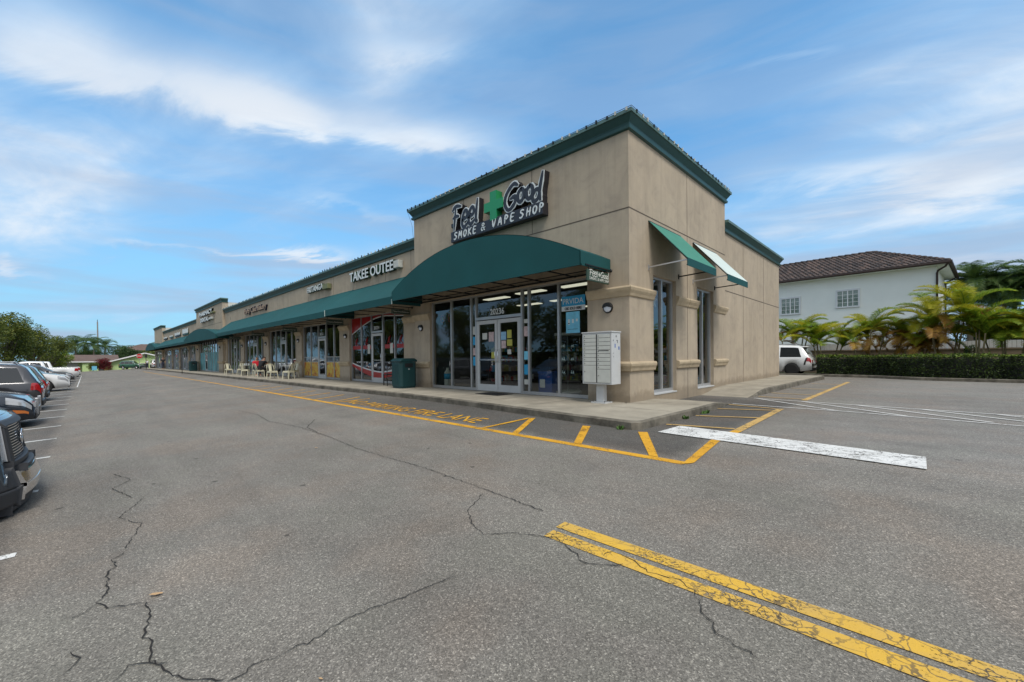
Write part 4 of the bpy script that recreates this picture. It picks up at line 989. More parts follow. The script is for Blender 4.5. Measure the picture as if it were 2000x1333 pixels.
for x, lab in ((-7.96, 'left red neon ring sign in the far left window'), (-7.5, 'right red and gold neon ring sign in the far left window')):
    t = thing('neon_sign', lab, 'neon sign', (x, .35, 2.75)); q = MB('red_film', 'line_yellow')
    ring = [(.11*math.cos(a), 0, .14*math.sin(a)) for a in [2*math.pi*k/20 for k in range(21)]]; q.tube(ring, .018, 6)
    q.cur = 1; q.bar((-.05, 0, -.03), (.05, 0, -.03), .02); q.bar((-.05, 0, .03), (.05, 0, .03), .02); q.bar((0, 0, .04), (0, .3, .12), .004); q.build('neon_ring', t)
# things standing inside the corner shop
t = thing('display_case', 'round glass display tower standing inside the right window', 'display case', (-2.55, .95, .155))
q = MB('white_paint_metal'); q.lathe([(.40, 0), (.40, .10), (.37, .10)], 24); q.lathe([(.37, 1.75), (.40, 1.75), (.40, 1.82)], 24); q.tube([(0, 0, .1), (0, 0, 1.75)], .012, 6); q.build('case_frame', t)
q = MB('glass_clear'); q.lathe([(.37, .10), (.37, 1.75)], 24); q.build('case_glass', t)
q = MB('glass_clear', 'chrome');
for z in (.55, .95, 1.35): q.cur = 0; q.lathe([(.0, z), (.34, z), (.34, z+.01)], 20); q.cur = 1; [q.lathe([(.03, z+.012), (.045, z+.07), (.015, z+.12), (.02, z+.2)], 8, 'z', (.2*math.cos(k*1.6), .2*math.sin(k*1.6), 0)) for k in range(4)]
q.build('shelf', t)
t = thing('cooler_box', 'blue plastic cooler box standing by the right door edge inside', 'cooler', (-3.0, .62, .155)); q = MB('blue_plastic', 'white'); q.box(-.26, .26, -.2, .2, 0, .62); q.box(-.28, .28, -.22, .22, .62, .68); q.cur = 1; q.box(-.2, .0, -.215, -.205, .2, .45); q.build('cooler_body', t, bevel=.02)
t = thing('display_bottle', 'large white and blue bottle display in the far left window', 'bottle', (-7.86, .48, .155)); q = MB('offwhite', 'poster_blue'); q.lathe([(.12, 0), (.13, .05), (.13, .30), (.13, .31)], 16); q.cur = 1; q.lathe([(.132, .31), (.132, .52)], 16); q.cur = 0; q.lathe([(.13, .52), (.12, .58), (.05, .66), (.05, .74), (0, .74)], 16); q.build('bottle_body', t)
for i, (x, y, rz, L_) in enumerate(((-1.4, 2.6, 1.57, 1.8), (-4.6, 5.4, 0, 3.0), (-7.6, 3.6, 1.57, 2.4), (-1.6, 6.2, 0, 2.2))):
    t = thing('display_shelf', ['goods shelf just inside the side windows', 'long goods shelf across the back of the shop', 'goods shelf behind the far left window', 'goods shelf in the back right shop corner'][i], 'shelf', (x, y, .155), rz)
    q = MB('interior_dark'); q.box(-L_/2, L_/2, -.03, .0, 0, 1.7)
    for z in (.1, .5, .9, 1.3): q.box(-L_/2, L_/2, -.35, -.03, z, z+.03)
    q.build('shelf_frame', t); q = MB('red_film', 'notice_yellow', 'poster_blue', 'offwhite', 'wall_beige')
    r = random.Random(i)
    for z in (.13, .53, .93, 1.33):
        xx = -L_/2+.03
        while xx < L_/2-.15: wd = r.uniform(.06, .16); q.cur = r.randrange(5); q.box(xx, xx+wd, -.33, -.1, z, z+r.uniform(.12, .28)); xx += wd+.015
    q.build('goods', t, kind='stuff')
t = thing('star_balloon', 'pale star-shaped decoration in the first side window', 'decoration', (-.45, 2.2, 2.85)); q = MB('offwhite')
q.prism([((.22 if k % 2 == 0 else .10)*math.cos(math.pi/2+k*math.pi/5), (.22 if k % 2 == 0 else .10)*math.sin(math.pi/2+k*math.pi/5)) for k in range(10)], -.02, .02, 'x'); q.bar((0, 0, .2), (0, 0, .6), .006); q.build('star', t)
t = thing('doormat', 'flat black doormat in front of the double door', 'doormat', (-4.33, -.42, .153)); q = MB('rubber'); q.box(-.5, .5, -.33, .33, 0, .012)
for k in range(16): q.box(-.47+k*.06, -.44+k*.06, -.3, .3, .012, .016)
q.build('mat', t)

# ------------------------------------------------------------------ cluster mailbox
t = thing('cluster_mailbox', 'grey cluster mailbox with many small doors on a pedestal', 'mailbox', (-.545, -.40, .15))
q = MB('white_paint_metal'); q.box(-.41, .41, -.20, .20, .46, 1.69); q.build('cabinet', t, bevel=.008)
q = MB('white_paint_metal'); q.box(-.425, .425, -.215, .215, 1.69, 1.72); q.build('cabinet_lid', t, bevel=.006)
q = MB('white_paint_metal'); q.box(-.10, .10, -.08, .08, .03, .46); q.build('pedestal', t, bevel=.01)
q = MB('white_paint_metal', 'dark_metal'); q.box(-.20, .20, -.16, .16, 0, .03); q.cur = 1
for x in (-.16, .16):
    for y in (-.12, .12): q.lathe([(.018, .03), (.018, .05), (0, .05)], 6, 'z', (x, y, 0))
q.build('base_plate', t)
q = MB('plastic_grey'); q.box(-.372, .372, -.204, -.199, .498, 1.658); q.build('door_gap_shade', t)  # dark sheet behind the doors, standing in for shade in their gaps
def mdoor(x0, x1, z0, z1, slot=False):
    q = MB('offwhite'); x0 += .003; x1 -= .003; z0 += .003; q.box(x0, x1, -.213, -.2005, z0, z1); o = q.build('mail_door', t, bevel=.003)
    q = MB('dark_metal', 'offwhite'); q.lathe([(.010, -.213), (.010, -.221), (0, -.221)], 8, 'y', (x0+.035, 0, (z0+z1)/2 if z1-z0 < .2 else z1-.15)); 
    if slot: q.box(x0+.03, x1-.03, -.216, -.2135, z1-.028, z1-.012)
    q.build('lock', o)
for col, (x0, x1) in enumerate(((-.37, -.015), (.015, .37))):
    n = 8 if col == 0 else 9; z = 1.655; hh = .093
    for i in range(n): mdoor(x0, x1, z-hh+.006, z, col == 1 and i == 4); z -= hh
    mdoor(x0, x1, .50, z)
q = MB('black', 'blue_plastic')
for x, y, z, w, h in ((0, .0, 1.60, .03, .05), (0, .04, 1.50, .05, .018), (0, .06, 1.47, .02, .06), (0, -.13, 1.50, .02, .04), (0, -.13, 1.2, .03, .012), (0, -.12, 1.12, .012, .03)):
    q.box(.4095, .4115, y-w/2, y+w/2, z-h/2, z+h/2)
q.cur = 1; q.box(.4095, .4112, -.07, -.03, 1.33, 1.42); q.box(.4095, .4112, .10, .15, 1.28, 1.36); q.build('sticker', t)

# ------------------------------------------------------------------ trash bins
t = thing('trash_bin', 'large dark green trash bin against the pier beside the black chair', 'trash bin', (-9.07, -.66, .15))
q = MB('bin_green'); a, b, ch = .345, .36, .09
def octa(a, b, c): return [(-a+c, -b), (a-c, -b), (a, -b+c), (a, b-c), (a-c, b), (-a+c, b), (-a, b-c), (-a, -b+c)]
q.prism(octa(a-.02, b-.02, ch), 0, .07, 'z'); q.prism(octa(a, b, ch), .07, .98, 'z')
for k in range(5):
    for z in (.2,): q.box(-.26+k*.115, -.235+k*.115, -b-.008, -b, .14, .88)
o = q.build('bin_body', t, bevel=.012)
q = MB('bin_green'); q.prism([(-b-.01, .985), (-b-.01, 1.05), (-b+.12, 1.12), (b-.12, 1.12), (b+.01, 1.05), (b+.01, .985)], -a-.01, a+.01, 'x'); q.build('bin_lid', t, bevel=.02)
q = MB('black'); q.box(a-.0, a+.006, -.17, .17, .78, .93); q.build('bin_opening', t); q = MB('sign_white'); q.prism([(-.03, .70), (.03, .70), (0, .74)], a+.001, a+.005, 'x'); q.build('bin_sticker', t)
d_ = dup(t, (-53.9, -.55, sz(-54)), 0, 'dark green trash bin far along the walk by the teal windows'); d_.scale = (1.3, 1, 1)

# ------------------------------------------------------------------ black chair near the bin
def black_chair(loc, rz, label):
    t = thing('cafe_chair', label, 'chair', loc, rz)
    for x, y in ((-.2, -.2), (.2, -.2)): q = MB('black'); q.bar((x, y, 0), (x, y, .45), .03); q.build('leg', t)
    for x in (-.2, .2): q = MB('black'); q.tube([(x, .24, 0), (x, .2, .45), (x, .24, .92)], .016, 6); q.build('leg', t)
    q = MB('black'); q.box(-.22, .22, -.22, .22, .44, .475); q.build('seat', t, bevel=.01)
    q = MB('black'); q.box(-.19, .19, .20, .225, .78, .90); q.build('backrest', t); q = MB('black'); q.bar((-.2, -.2, .2), (.2, -.2, .2), .02); q.bar((-.2, -.2, .3), (-.2, .2, .3), .02); q.bar((.2, -.2, .3), (.2, .2, .3), .02); q.build('stretcher', t)
    return t
black_chair((-10.75, -.30, .15), rad(-100), 'small black metal chair left of the green trash bin')

# ------------------------------------------------------------------ cream metal cafe chairs and tables
def cream_chair(label, loc, rz, grp='cream metal cafe chairs'):
    t = thing('cafe_chair', label, 'chair', loc, rz, grp)
    for sx in (-1, 1):
        for sy in (-1, 1):
            q = MB('cream_metal'); q.prism([(sx*.15, .43), (sx*.20, .43), (sx*.245, 0), (sx*.215, 0)], sy*.20-.018, sy*.20+.018); q.build('leg', t)
    q = MB('cream_metal'); q.box(-.20, .20, -.20, .20, .43, .46); q.box(-.18, .18, -.21, -.2, .36, .43); q.box(-.18, .18, .2, .21, .36, .43); q.box(-.215, -.2, -.18, .18, .36, .43); q.box(.2, .215, -.18, .18, .36, .43); q.build('seat', t, bevel=.012)
    q = MB('cream_metal'); q.tube([(-.20, .17, .45), (-.19, .24, .68), (-.15, .27, .84), (0, .285, .87), (.15, .27, .84), (.19, .24, .68), (.20, .17, .45)], .016, 6)
    q.build('back_frame', t); q = MB('cream_metal'); q.add([(-.07, .19, .46), (.07, .19, .46), (.09, .28, .85), (-.09, .28, .85)], [(0, 1, 2, 3)]); o = q.build('back_splat', t); s = o.modifiers.new('s', 'SOLIDIFY'); s.thickness = .008
    return t
def P_(x): return sz(x)
C0 = cream_chair('cream metal chair nearest the food windows, seen from behind', (-20.7, -1.05, .15), rad(-60))
grp = 'cream metal cafe chairs'
dup(C0, (-21.9, -1.55, P_(-22)), rad(100), 'cream metal chair at the near table with its side to the lot', grp)
dup(C0, (-22.1, -.35, P_(-22)), rad(20), 'cream metal chair behind the near cafe table by the wall', grp)
dup(C0, (-25.9, -1.15, P_(-26)), rad(180), 'cream metal chair that the black-shirted person sits on', grp)
dup(C0, (-27.4, -.95, P_(-27)), rad(90), 'cream metal chair that the red-shirted person sits on', grp)
dup(C0, (-28.9, -1.25, P_(-29)), rad(150), 'cream metal chair between the red-shirted person and the far table', grp)
dup(C0, (-32.3, -.75, P_(-32)), rad(60), 'cream metal chair behind the far cafe table', grp)
dup(C0, (-33.6, -1.3, P_(-34)), rad(95), 'cream metal chair farthest along the walk', grp)
T0 = thing('cafe_table', 'square cafe table between the two nearest cream chairs', 'table', (-21.45, -.75, .15), 0, 'small cafe tables')
q = MB('offwhite'); q.box(-.36, .36, -.36, .36, .72, .745); q.build('table_top', T0, bevel=.005); q = MB('dark_metal'); q.tube([(0, 0, .03), (0, 0, .72)], .03, 8); q.build('column', T0); q = MB('dark_metal'); q.bar((-.3, 0, .02), (.3, 0, .02), .05, .03); q.bar((0, -.3, .02), (0, .3, .02), .049, .028); q.build('table_foot', T0)
dup(T0, (-26.9, -.55, P_(-27)), 0, 'small cafe table where the two people sit', 'small cafe tables'); dup(T0, (-30.9, -.75, P_(-31)), 0, 'small cafe table with white cups beyond the people', 'small cafe tables')
q = MB('sign_white')
for x, y in ((-30.95, -.8), (-30.75, -.6), (-31.1, -.65)): q.lathe([(.035, .745), (.045, .86), (.04, .86)], 10, 'z', (x, y, P_(-31)))
q.build('paper_cups', label='white paper cups on the far cafe table', cat='cups')

# ------------------------------------------------------------------ people
def skin_mesh(name, m, chains, parent, sub=1):
    vs = []; es = []; rs = []
    for ch in chains:
        prev = None
        for item in ch:
            if isinstance(item, int): prev = item; continue
            x, y, z, r = item; vs.append((x, y, z)); rs.append(r)
            if prev is not None: es.append((prev, len(vs)-1))
            prev = len(vs)-1
    me = D.meshes.new(name); me.from_pydata(vs, es, []); me.materials.append(MATS[m])
    o = D.objects.new(name, me); COL.objects.link(o); o.parent = parent
    o.modifiers.new('skin', 'SKIN')
    me.skin_vertices.new(name='') if not me.skin_vertices else None
    for i, r in enumerate(rs): me.skin_vertices[0].data[i].radius = (r, r)
    me.skin_vertices[0].data[0].use_root = True
    s = o.modifiers.new('sub', 'SUBSURF'); s.levels = sub; s.render_levels = sub
    for p in me.polygons: p.use_smooth = True
    return o
def person(label, loc, rz, pose, shirt, legs, shoes='cloth_white', scale=1., lean_=0.):
    t = thing('person', label, 'person', loc, rz, None, scale)
    # local: faces -y, z up, hip at pose height
    if pose == 'sit':
        hip = .50; l = lean_
        sh = (0, .02-l*.30, 1.02-l*.10); nk = (0, 0-l*.36, 1.12-l*.13); hd = (0, -.03-l*.45, 1.26-l*.18)
        knee = lambda s: (s*.12, -.42, .50); ank = lambda s: (s*.12, -.40, .09); toe = lambda s: (s*.13, -.56, .05); hipj = lambda s: (s*.10, .02, hip)
        elb = lambda s: (s*.26, -.10-l*.3, .80-l*.05); wri = lambda s: (s*.16, -.36-l*.2, .78)
    else:
        hip = .90
        sh = (0, 0, 1.42); nk = (0, 0, 1.50); hd = (0, -.02, 1.64)
        knee = lambda s: (s*.10, -.03+s*.08, .50); ank = lambda s: (s*.10, .02+s*.12, .09); toe = lambda s: (s*.11, -.14+s*.12, .04); hipj = lambda s: (s*.09, 0, hip)
        elb = lambda s: (s*.25, .03, 1.13); wri = lambda s: (s*.24, -.12, .92)
    mid = ((hipj(1)[0]*0), (sh[1])/2, (hip+sh[2])/2)
    body = [[(0, 0.02, hip, .13), (*mid, .125), (*sh, .12), (*nk, .05), (hd[0], hd[1], hd[2]-.05, .075), (hd[0], hd[1], hd[2]+.05, .085)]]
    for s in (-1, 1):
        S_ = (sh[0]+s*.17, sh[1], sh[2]-.01)
        body.append([2, (*S_, .055), (*elb(s), .042), (*wri(s), .028), (wri(s)[0]-s*.02, wri(s)[1]-.08, wri(s)[2], .032)])
        body.append([0, (*hipj(s), .095), (*knee(s), .062), (*ank(s), .04), (*toe(s), .035)])
    b = skin_mesh('body', 'skin', body, t, 2)
    shc = [[(0, 0.02, hip+.05, .155), (*mid, .15), (sh[0], sh[1], sh[2]-.02, .145), (sh[0], sh[1], sh[2]+.03, .09)]]
    for s in (-1, 1): shc.append([2, (sh[0]+s*.18, sh[1], sh[2]-.02, .075), (*[(sh[i]+(s*.18 if i == 0 else 0))*.35+elb(s)[i]*.65 for i in range(3)], .062)])
    skin_mesh('shirt', shirt, shc, t, 2)
    tr = [[(0, 0.02, hip, .145)]]
    for s in (-1, 1): tr.append([0, (*hipj(s), .11), (*knee(s), .08), (ank(s)[0], ank(s)[1], ank(s)[2]+.06, .055)])
    skin_mesh('trousers', legs, tr, t, 2)
    for s in (-1, 1): skin_mesh('shoe', shoes, [[(ank(s)[0], ank(s)[1]+.03, .045, .042), (toe(s)[0], toe(s)[1], .04, .045)]], t, 1)
    skin_mesh('hair', 'hair', [[(hd[0], hd[1]+.03, hd[2]+.03, .088), (hd[0], hd[1]+.02, hd[2]+.075, .085)]], t, 2)
    return t
person('person in a red shirt seated sideways at the cafe table', (-27.4, -.95, P_(-27)), rad(90), 'sit', 'cloth_red', 'cloth_navy', 'cloth_white', 1.0, .1)
person('person in a black shirt leaning over the cafe table', (-25.9, -1.12, P_(-26)), rad(-150), 'sit', 'cloth_black', 'cloth_black', 'rubber', 1.08, .7)
person('person in a white top inside the cafe door', (-25.3, 1.1, .15), rad(40), 'stand', 'cloth_white', 'cloth_navy', 'rubber', .97)
person('person in dark clothes standing by the far storefronts', (-72.2, -1.3, sz(-72)), rad(90), 'stand', 'cloth_black', 'cloth_navy', 'rubber', 1.0)
# ------------------------------------------------------------------ vehicles (nose towards +y, origin on the ground at the middle)
KINDS = {
 'suv': dict(L=4.9, W=.98, H=1.76, belt=1.08, wb=(-1.45, 1.42), wr=.37, hb=.27,
   T=[(-2.45, .80), (-2.42, 1.0), (-2.36, 1.10), (-2.10, 1.58), (-1.95, 1.69), (-1.2, 1.745), (-.2, 1.76), (.30, 1.73), (.55, 1.66), (1.25, 1.16), (1.35, 1.13), (2.0, 1.03), (2.28, .93), (2.42, .75), (2.45, .60)],
   wins=[(-2.0, -1.18), (-1.12, -.22), (-.16, .62)], ws=(.50, 1.20), rs=(-2.33, -2.08)),
 'van': dict(L=5.1, W=.99, H=1.75, belt=1.02, wb=(-1.62, 1.50), wr=.36, hb=.24,
   T=[(-2.55, .72), (-2.52, .98), (-2.42, 1.08), (-2.10, 1.60), (-1.85, 1.70), (-.8, 1.75), (.2, 1.74), (.6, 1.66), (1.5, 1.10), (1.7, 1.04), (2.2, .92), (2.48, .72), (2.55, .5)],
   wins=[(-2.02, -1.05), (-.98, .05), (.12, .95)], ws=(.60, 1.44), rs=(-2.36, -2.10)),
 'sedan': dict(L=4.75, W=.92, H=1.45, belt=.93, wb=(-1.38, 1.40), wr=.33, hb=.22,
   T=[(-2.37, .62), (-2.33, .90), (-2.25, 1.02), (-1.75, 1.06), (-1.05, 1.36), (-.6, 1.43), (0, 1.45), (.4, 1.41), (1.15, 1.0), (1.3, .97), (2.0, .86), (2.28, .74), (2.37, .5)],
   wins=[(-1.1, -.32), (-.26, .62)], ws=(.48, 1.10), rs=(-1.70, -1.10)),
 'pickup': dict(L=5.8, W=1.0, H=1.93, belt=1.22, wb=(-1.85, 1.82), wr=.41, hb=.36,
   T=[(-2.9, .75), (-2.88, 1.18), (-2.86, 1.28), (-.85, 1.28), (-.80, 1.30), (-.62, 1.84), (-.5, 1.90), (.2, 1.93), (.7, 1.90), (.9, 1.83), (1.5, 1.32), (1.62, 1.28), (2.3, 1.24), (2.62, 1.18), (2.76, 1.08), (2.84, .90), (2.86, .6)],
   wins=[(-.52, .20), (.27, 1.02)], ws=(.88, 1.46), rs=(-.78, -.64))}
def interp(T, y):
    if y <= T[0][0]: return T[0][1]
    for (a, b), (c, d) in zip(T[:-1], T[1:]):
        if y <= c: return b+(d-b)*(y-a)/(c-a)
    return T[-1][1]
def ring(K, y):
    T = K['T']; zt = interp(T, y); hl = K['L']/2
    e = min(1, (hl+.03-abs(y))/(.62 if y > 0 else .42)); w = K['W']*(.80+.20*math.sqrt(max(0, 1-(1-e)**2)))
    bl = min(K['belt'], zt-.05); g = max(0, min(1, (zt-bl-.05)/(K['H']-K['belt']-.05)))
    zb = K['hb']+(.10*(1-min(1, (hl-abs(y))/.5)))
    arch = 0
    for wy in K['wb']:
        R = K['wr']+.055
        if abs(y-wy) < R: arch = max(arch, K['wr']+math.sqrt(R*R-(y-wy)**2))
    zs = max(zb, arch); zm = max(min(.62*bl+.1, bl-.08), zs+.03); zm = min(zm, bl-.02); zs = min(zs, zm-.01)
    wt = w*(1-.24*g); 
    return [(0, zb), (w*.80, zb), (w*.965, zs), (w*1.0, zm), (w*.985, bl-.03), (w*.965, bl), (wt*.97, bl+(zt-bl)*.86), (wt*.86, zt-.012), (wt*.5, zt+.008), (0, zt+.014)]
def surf(K, y, v):
    r = ring(K, y); i = min(len(r)-2, int(v)); t = v-i
    return (r[i][0]+(r[i+1][0]-r[i][0])*t, r[i][1]+(r[i+1][1]-r[i][1])*t)
def patch(mb, K, y0, y1, v0, v1, side, off=.008, n=5, slant=0., slant2=None):
    s2 = slant if slant2 is None else slant2
    vs = []; fs = []; m = 4
    for i in range(n+1):
        for j in range(m+1):
            v = v0+(v1-v0)*j/m; t = j/m
            a = y0+slant*t; b = y1+s2*t
            y = a+(b-a)*i/n; x, z = surf(K, y, v); vs.append(((x+off*(1 if v < 7 else 0))*side, y, z+off*(.25 if v < 7 else 1)))
    for i in range(n):
        for j in range(m):
            k = i*(m+1)+j; f = (k, k+1, k+m+2, k+m+1); fs.append(f if side < 0 else f[::-1])
    mb.smooth = True; mb.add(vs, fs); mb.smooth = False
def wheel(K, y, s, parent, spokes=5, dark=False):
    R = K['wr']; x = s*(K['W']-.115)
    q = MB('rubber'); q.lathe([(R*.62, -.10), (R*.93, -.105), (R, -.075), (R, .075), (R*.93, .105), (R*.62, .10), (R*.6, 0)], 28, 'x', (x, y, R)); o = q.build('wheel', parent)
    q = MB('plastic_grey' if dark else 'alloy', 'black'); q.cur = 1; q.lathe([(R*.60, .02*s), (0, .02*s)], 20, 'x', (x, y, R)); q.cur = 0
    q.lathe([(R*.66, .075*s), (R*.62, .098*s), (R*.57, .09*s), (R*.57, .04*s)], 24, 'x', (x, y, R)); q.lathe([(R*.14, .06*s), (R*.12, .085*s), (0, .09*s)], 10, 'x', (x, y, R))
    for k in range(spokes):
        for d in (-.13, .13):
            t = 2*math.pi*k/spokes; q.bar((x+.075*s, y+R*.12*math.cos(t+d), R+R*.12*math.sin(t+d)), (x+.082*s, y+R*.58*math.cos(t+d), R+R*.58*math.sin(t+d)), R*.075, .02)
    q.build('rim', o)
def car(kind, label, cat, loc, rz, paint, group=None, name='parked_car', clad=False, scale=1, plate=True, spokes=5, extra=None):
    K = KINDS[kind]; t = thing(name, label, cat, loc, rz, group, scale)
    hl = K['L']/2; ys = []; y = -hl
    while y < hl-.001: ys.append(y); y += .07 if abs(abs(y)-hl) > .35 else .035
    ys.append(hl-.001)
    q = MB(paint, 'plastic_grey'); vs = []; rl = None; q.smooth = True
    for y in ys:
        r = ring(K, y); full = r+[(-a, b) for a, b in r[-2:0:-1]]; rl = len(full); vs += [(a, y, b) for a, b in full]
    fs = []
    for i in range(len(ys)-1):
        for k in range(rl): k2 = (k+1) % rl; fs.append((i*rl+k, i*rl+k2, (i+1)*rl+k2, (i+1)*rl+k))
    fs.append(tuple(range(rl))); fs.append(tuple((len(ys)-1)*rl+k for k in range(rl))[::-1])
    q.add(vs, fs)
    for i, f in enumerate(q.f[:-2]):
        k = i % rl
        if k in (0, rl-1) or (clad and k in (1, rl-2)): q.m[i] = 1
    b = q.build('body', t)
    q = MB('car_glass')
    for s in (-1, 1):
        for y0, y1 in K['wins']:
            q2 = MB('car_glass'); first = (y0, y1) == K['wins'][0]; last = (y0, y1) == K['wins'][-1]
            patch(q2, K, y0+(.0 if not first else -.06), y1+(.20 if last else 0), 5.04, 5.95, s, .006, 5, (.16 if first else 0), (-.28 if last else 0)); q2.build('side_window', t)
    for (a, c), nm in ((K['ws'], 'windshield'), (K['rs'], 'rear_window')):
        q2 = MB('car_glass')
        for s in (-1, 1): patch(q2, K, a, c, 7.02, 9, s, .012, 5)
        q2.build(nm, t)
    for wy in K['wb']:
        for s in (-1, 1): wheel(K, wy, s, t, spokes)
    for s in (-1, 1):
        q = MB('headlight'); y1 = hl-.05; v0, v1 = (3.35, 4.6) if kind != 'pickup' else (3.3, 4.4); patch(q, K, y1-.42, y1, v0, v1, s, .008, 6, .0, 0); q.box(min(s*K['W']*.50, s*K['W']*.76), max(s*K['W']*.50, s*K['W']*.76), y1-.1, hl+.012, K['belt']*.62, K['belt']*.62+.13); q.build('headlight', t)
        q = MB('red_lens'); patch(q, K, -hl+.02, -hl+.26, 3.25, 4.8, s, .01, 5, 0, -.04); q.box(min(s*K['W']*.58, s*K['W']*.79), max(s*K['W']*.58, s*K['W']*.79), -hl-.012, -hl+.06, K['belt']*.70, K['belt']*.70+.15); q.build('taillight', t)
        q = MB(paint if kind != 'pickup' else 'chrome'); q.box(min(s*K['W']*.97, s*(K['W']+.22)), max(s*K['W']*.97, s*(K['W']+.22)), K['ws'][1]-.32, K['ws'][1]-.18, K['belt']+.02, K['belt']+.18); q.build('mirror', t, bevel=.03)
        q = MB('black'); 
        for y in [w_[1]+.03 for w_ in K['wins'][:-1]]+[K['wins'][-1][1]+.22]: patch(q, K, y, y+.012, 2.6, 4.95, s, .002, 1)
        q.build('door_seam', t)
        q = MB(paint if kind != 'pickup' else 'chrome')
        for y0, y1 in K['wins'][-2:]: q.box(min(s*(K['W']*.98), s*(K['W']+.03)), max(s*(K['W']*.98), s*(K['W']+.03)), y0+.06, y0+.24, K['belt']-.16, K['belt']-.125)
        q.build('door_handle', t)
    W_ = K['W']
    q = MB('plastic_grey', 'chrome'); z0 = K['hb']+.06; q.box(-W_*.74, W_*.74, hl-.10, hl+.015, z0, z0+.16); q.box(-W_*.42, W_*.42, hl-.08, hl+.018, z0+.22, K['belt']*.74); q.cur = 1
    for k in range(4): z = z0+.25+k*.06; q.box(-W_*.40, W_*.40, hl+.018, hl+.024, z, z+.012)
    q.build('grille', t)
    q = MB('plastic_grey'); q.box(-W_*.76, W_*.76, -hl-.02, -hl+.12, K['hb']+.02, K['hb']+.20); q.build('rear_bumper', t, bevel=.02)
    if plate: q = MB('sign_white'); q.box(-.15, .15, -hl-.014, -hl+.04, K['belt']*.62, K['belt']*.62+.15); q.build('number_plate', t)
    if kind in ('suv', 'van'):
        q = MB('alloy' if paint != 'paint_white' else 'plastic_grey')
        for s in (-1, 1): q.tube([(s*W_*.62, -1.9, K['H']-.06), (s*W_*.62, -1.75, K['H']+.03), (s*W_*.62, .2, K['H']+.035), (s*W_*.62, .38, K['H']-.03)], .018, 6)
        split_build(q, 'roof_rail', t)
    if extra: extra(t, K, hl, W_)
    return t
ROW = 'cars parked in the row on the left'
def nose(x, yf, kind, label, cat, paint, rear=False, **k):
    L_ = KINDS[kind]['L']/2; y = yf-L_-.02; return car(kind, label, cat, (x, y, gz(x, y)), math.pi if rear else rnd.uniform(-.01, .01), paint, ROW, **k)

def truck_front(t, K, hl, W_):
    for ch in [c for c in t.children if c.name.startswith('grille') or c.name.startswith('headlight')]: D.objects.remove(ch)
    def cx(x, lift=0): return hl+.09+lift-.16*(x/W_)**2-.10*max(0, abs(x)/W_-.72)**1.2*3
    def bow(mb, x0, x1, z0, z1, lift, th, n=12, tilt=0.):
        xs = [x0+(x1-x0)*i/n for i in range(n+1)]; vs = []
        for x in xs: y = cx(x, lift); vs += [(x, y, z0), (x, y-tilt, z1), (x, y-th-tilt, z1), (x, y-th, z0)]
        fs = []
        for i in range(n): k = 4*i; fs += [(k, k+4, k+5, k+1)[::-1], (k+1, k+5, k+6, k+2)[::-1], (k+2, k+6, k+7, k+3)[::-1], (k+3, k+7, k+4, k)[::-1]]
        fs += [(0, 1, 2, 3), (4*n+3, 4*n+2, 4*n+1, 4*n)]
        mb.smooth = False; mb.add(vs, fs)
    q = MB('black'); bow(q, -.60, .60, .68, 1.10, -.05, .12, tilt=.05); q.build('grille', t)
    q = MB('chrome')
    for k in range(13): z = .70+k*.0300; bow(q, -.57, .57, z, z+.009, -.035-.0035*k, .02)
    q.build('grille_slat', t, kind='stuff')
    q = MB('plastic_grey'); bow(q, -.66, .66, 1.08, 1.14, -.05, .14, 20, .05); bow(q, -.66, .66, .63, .69, .0, .16, 20)
    for s in (-1, 1): q.add([(s*.57, cx(.57, .0), .68), (s*.66, cx(.66, .0), .68), (s*.66, cx(.66, -.05), 1.09), (s*.57, cx(.57, -.05), 1.09), (s*.57, cx(.57)-.14, .68), (s*.66, cx(.66)-.14, .68), (s*.66, cx(.66)-.2, 1.09), (s*.57, cx(.57)-.2, 1.09)], [(0, 1, 2, 3), (7, 6, 5, 4), (0, 4, 5, 1), (1, 5, 6, 2), (2, 6, 7, 3), (3, 7, 4, 0)])
    q.build('grille_frame', t, bevel=.012)
    q = MB('chrome'); yy = cx(0, -.045)
    for rx, rz_ in ((.12, .075), (.05, .07)):
        q.tube([(rx*math.cos(a), yy, .90+rz_*math.sin(a)) for a in [2*math.pi*i/24 for i in range(25)]], .009, 6)
    q.tube([(.075*math.cos(a), yy+.002, .935+.03*math.sin(a)) for a in [2*math.pi*i/20 for i in range(21)]], .009, 6); q.build('emblem', t)
    q = MB('paint_truck'); bow(q, -.90, .90, 1.12, 1.18, -.10, .4, 20, .06); bow(q, -.90, .90, 1.18, 1.22, -.16, .4, 20, .12); bow(q, -.95, .95, .55, .67, -.05, .3, 20); q.build('hood_edge', t, bevel=.02)
    q = MB('chrome'); bow(q, -.72, .72, .30, .44, .08, .10, 20, -.02); bow(q, -.72, .72, .44, .58, .10, .10, 20, .05); q.build('bumper', t, bevel=.02)
    q = MB('plastic_grey')
    for s in (-1, 1):
        a, b = (-1.0, -.72) if s < 0 else (.72, 1.0); bow(q, a, b, .42, .62, .06, .35, 8, .05); bow(q, a, b, .24, .42, .05, .35, 8, -.02)
    bow(q, -.80, .80, .17, .30, .03, .30, 20); bow(q, -.5, .5, .575, .62, .05, .1); q.build('bumper_end', t, bevel=.03)
    for s in (-1, 1):
        q = MB('black', 'headlight'); x0, x1 = (.52, .70) if s > 0 else (-.70, -.52); bow(q, x0, x1, .34, .43, .085, .02, 3, 0); q.build('fog_lamp', t)
        q = MB('headlight'); a, b = (.67, .95) if s > 0 else (-.95, -.67); bow(q, a, b, .72, 1.08, -.045, .3, 8, .04); q.build('headlight', t, bevel=.015)
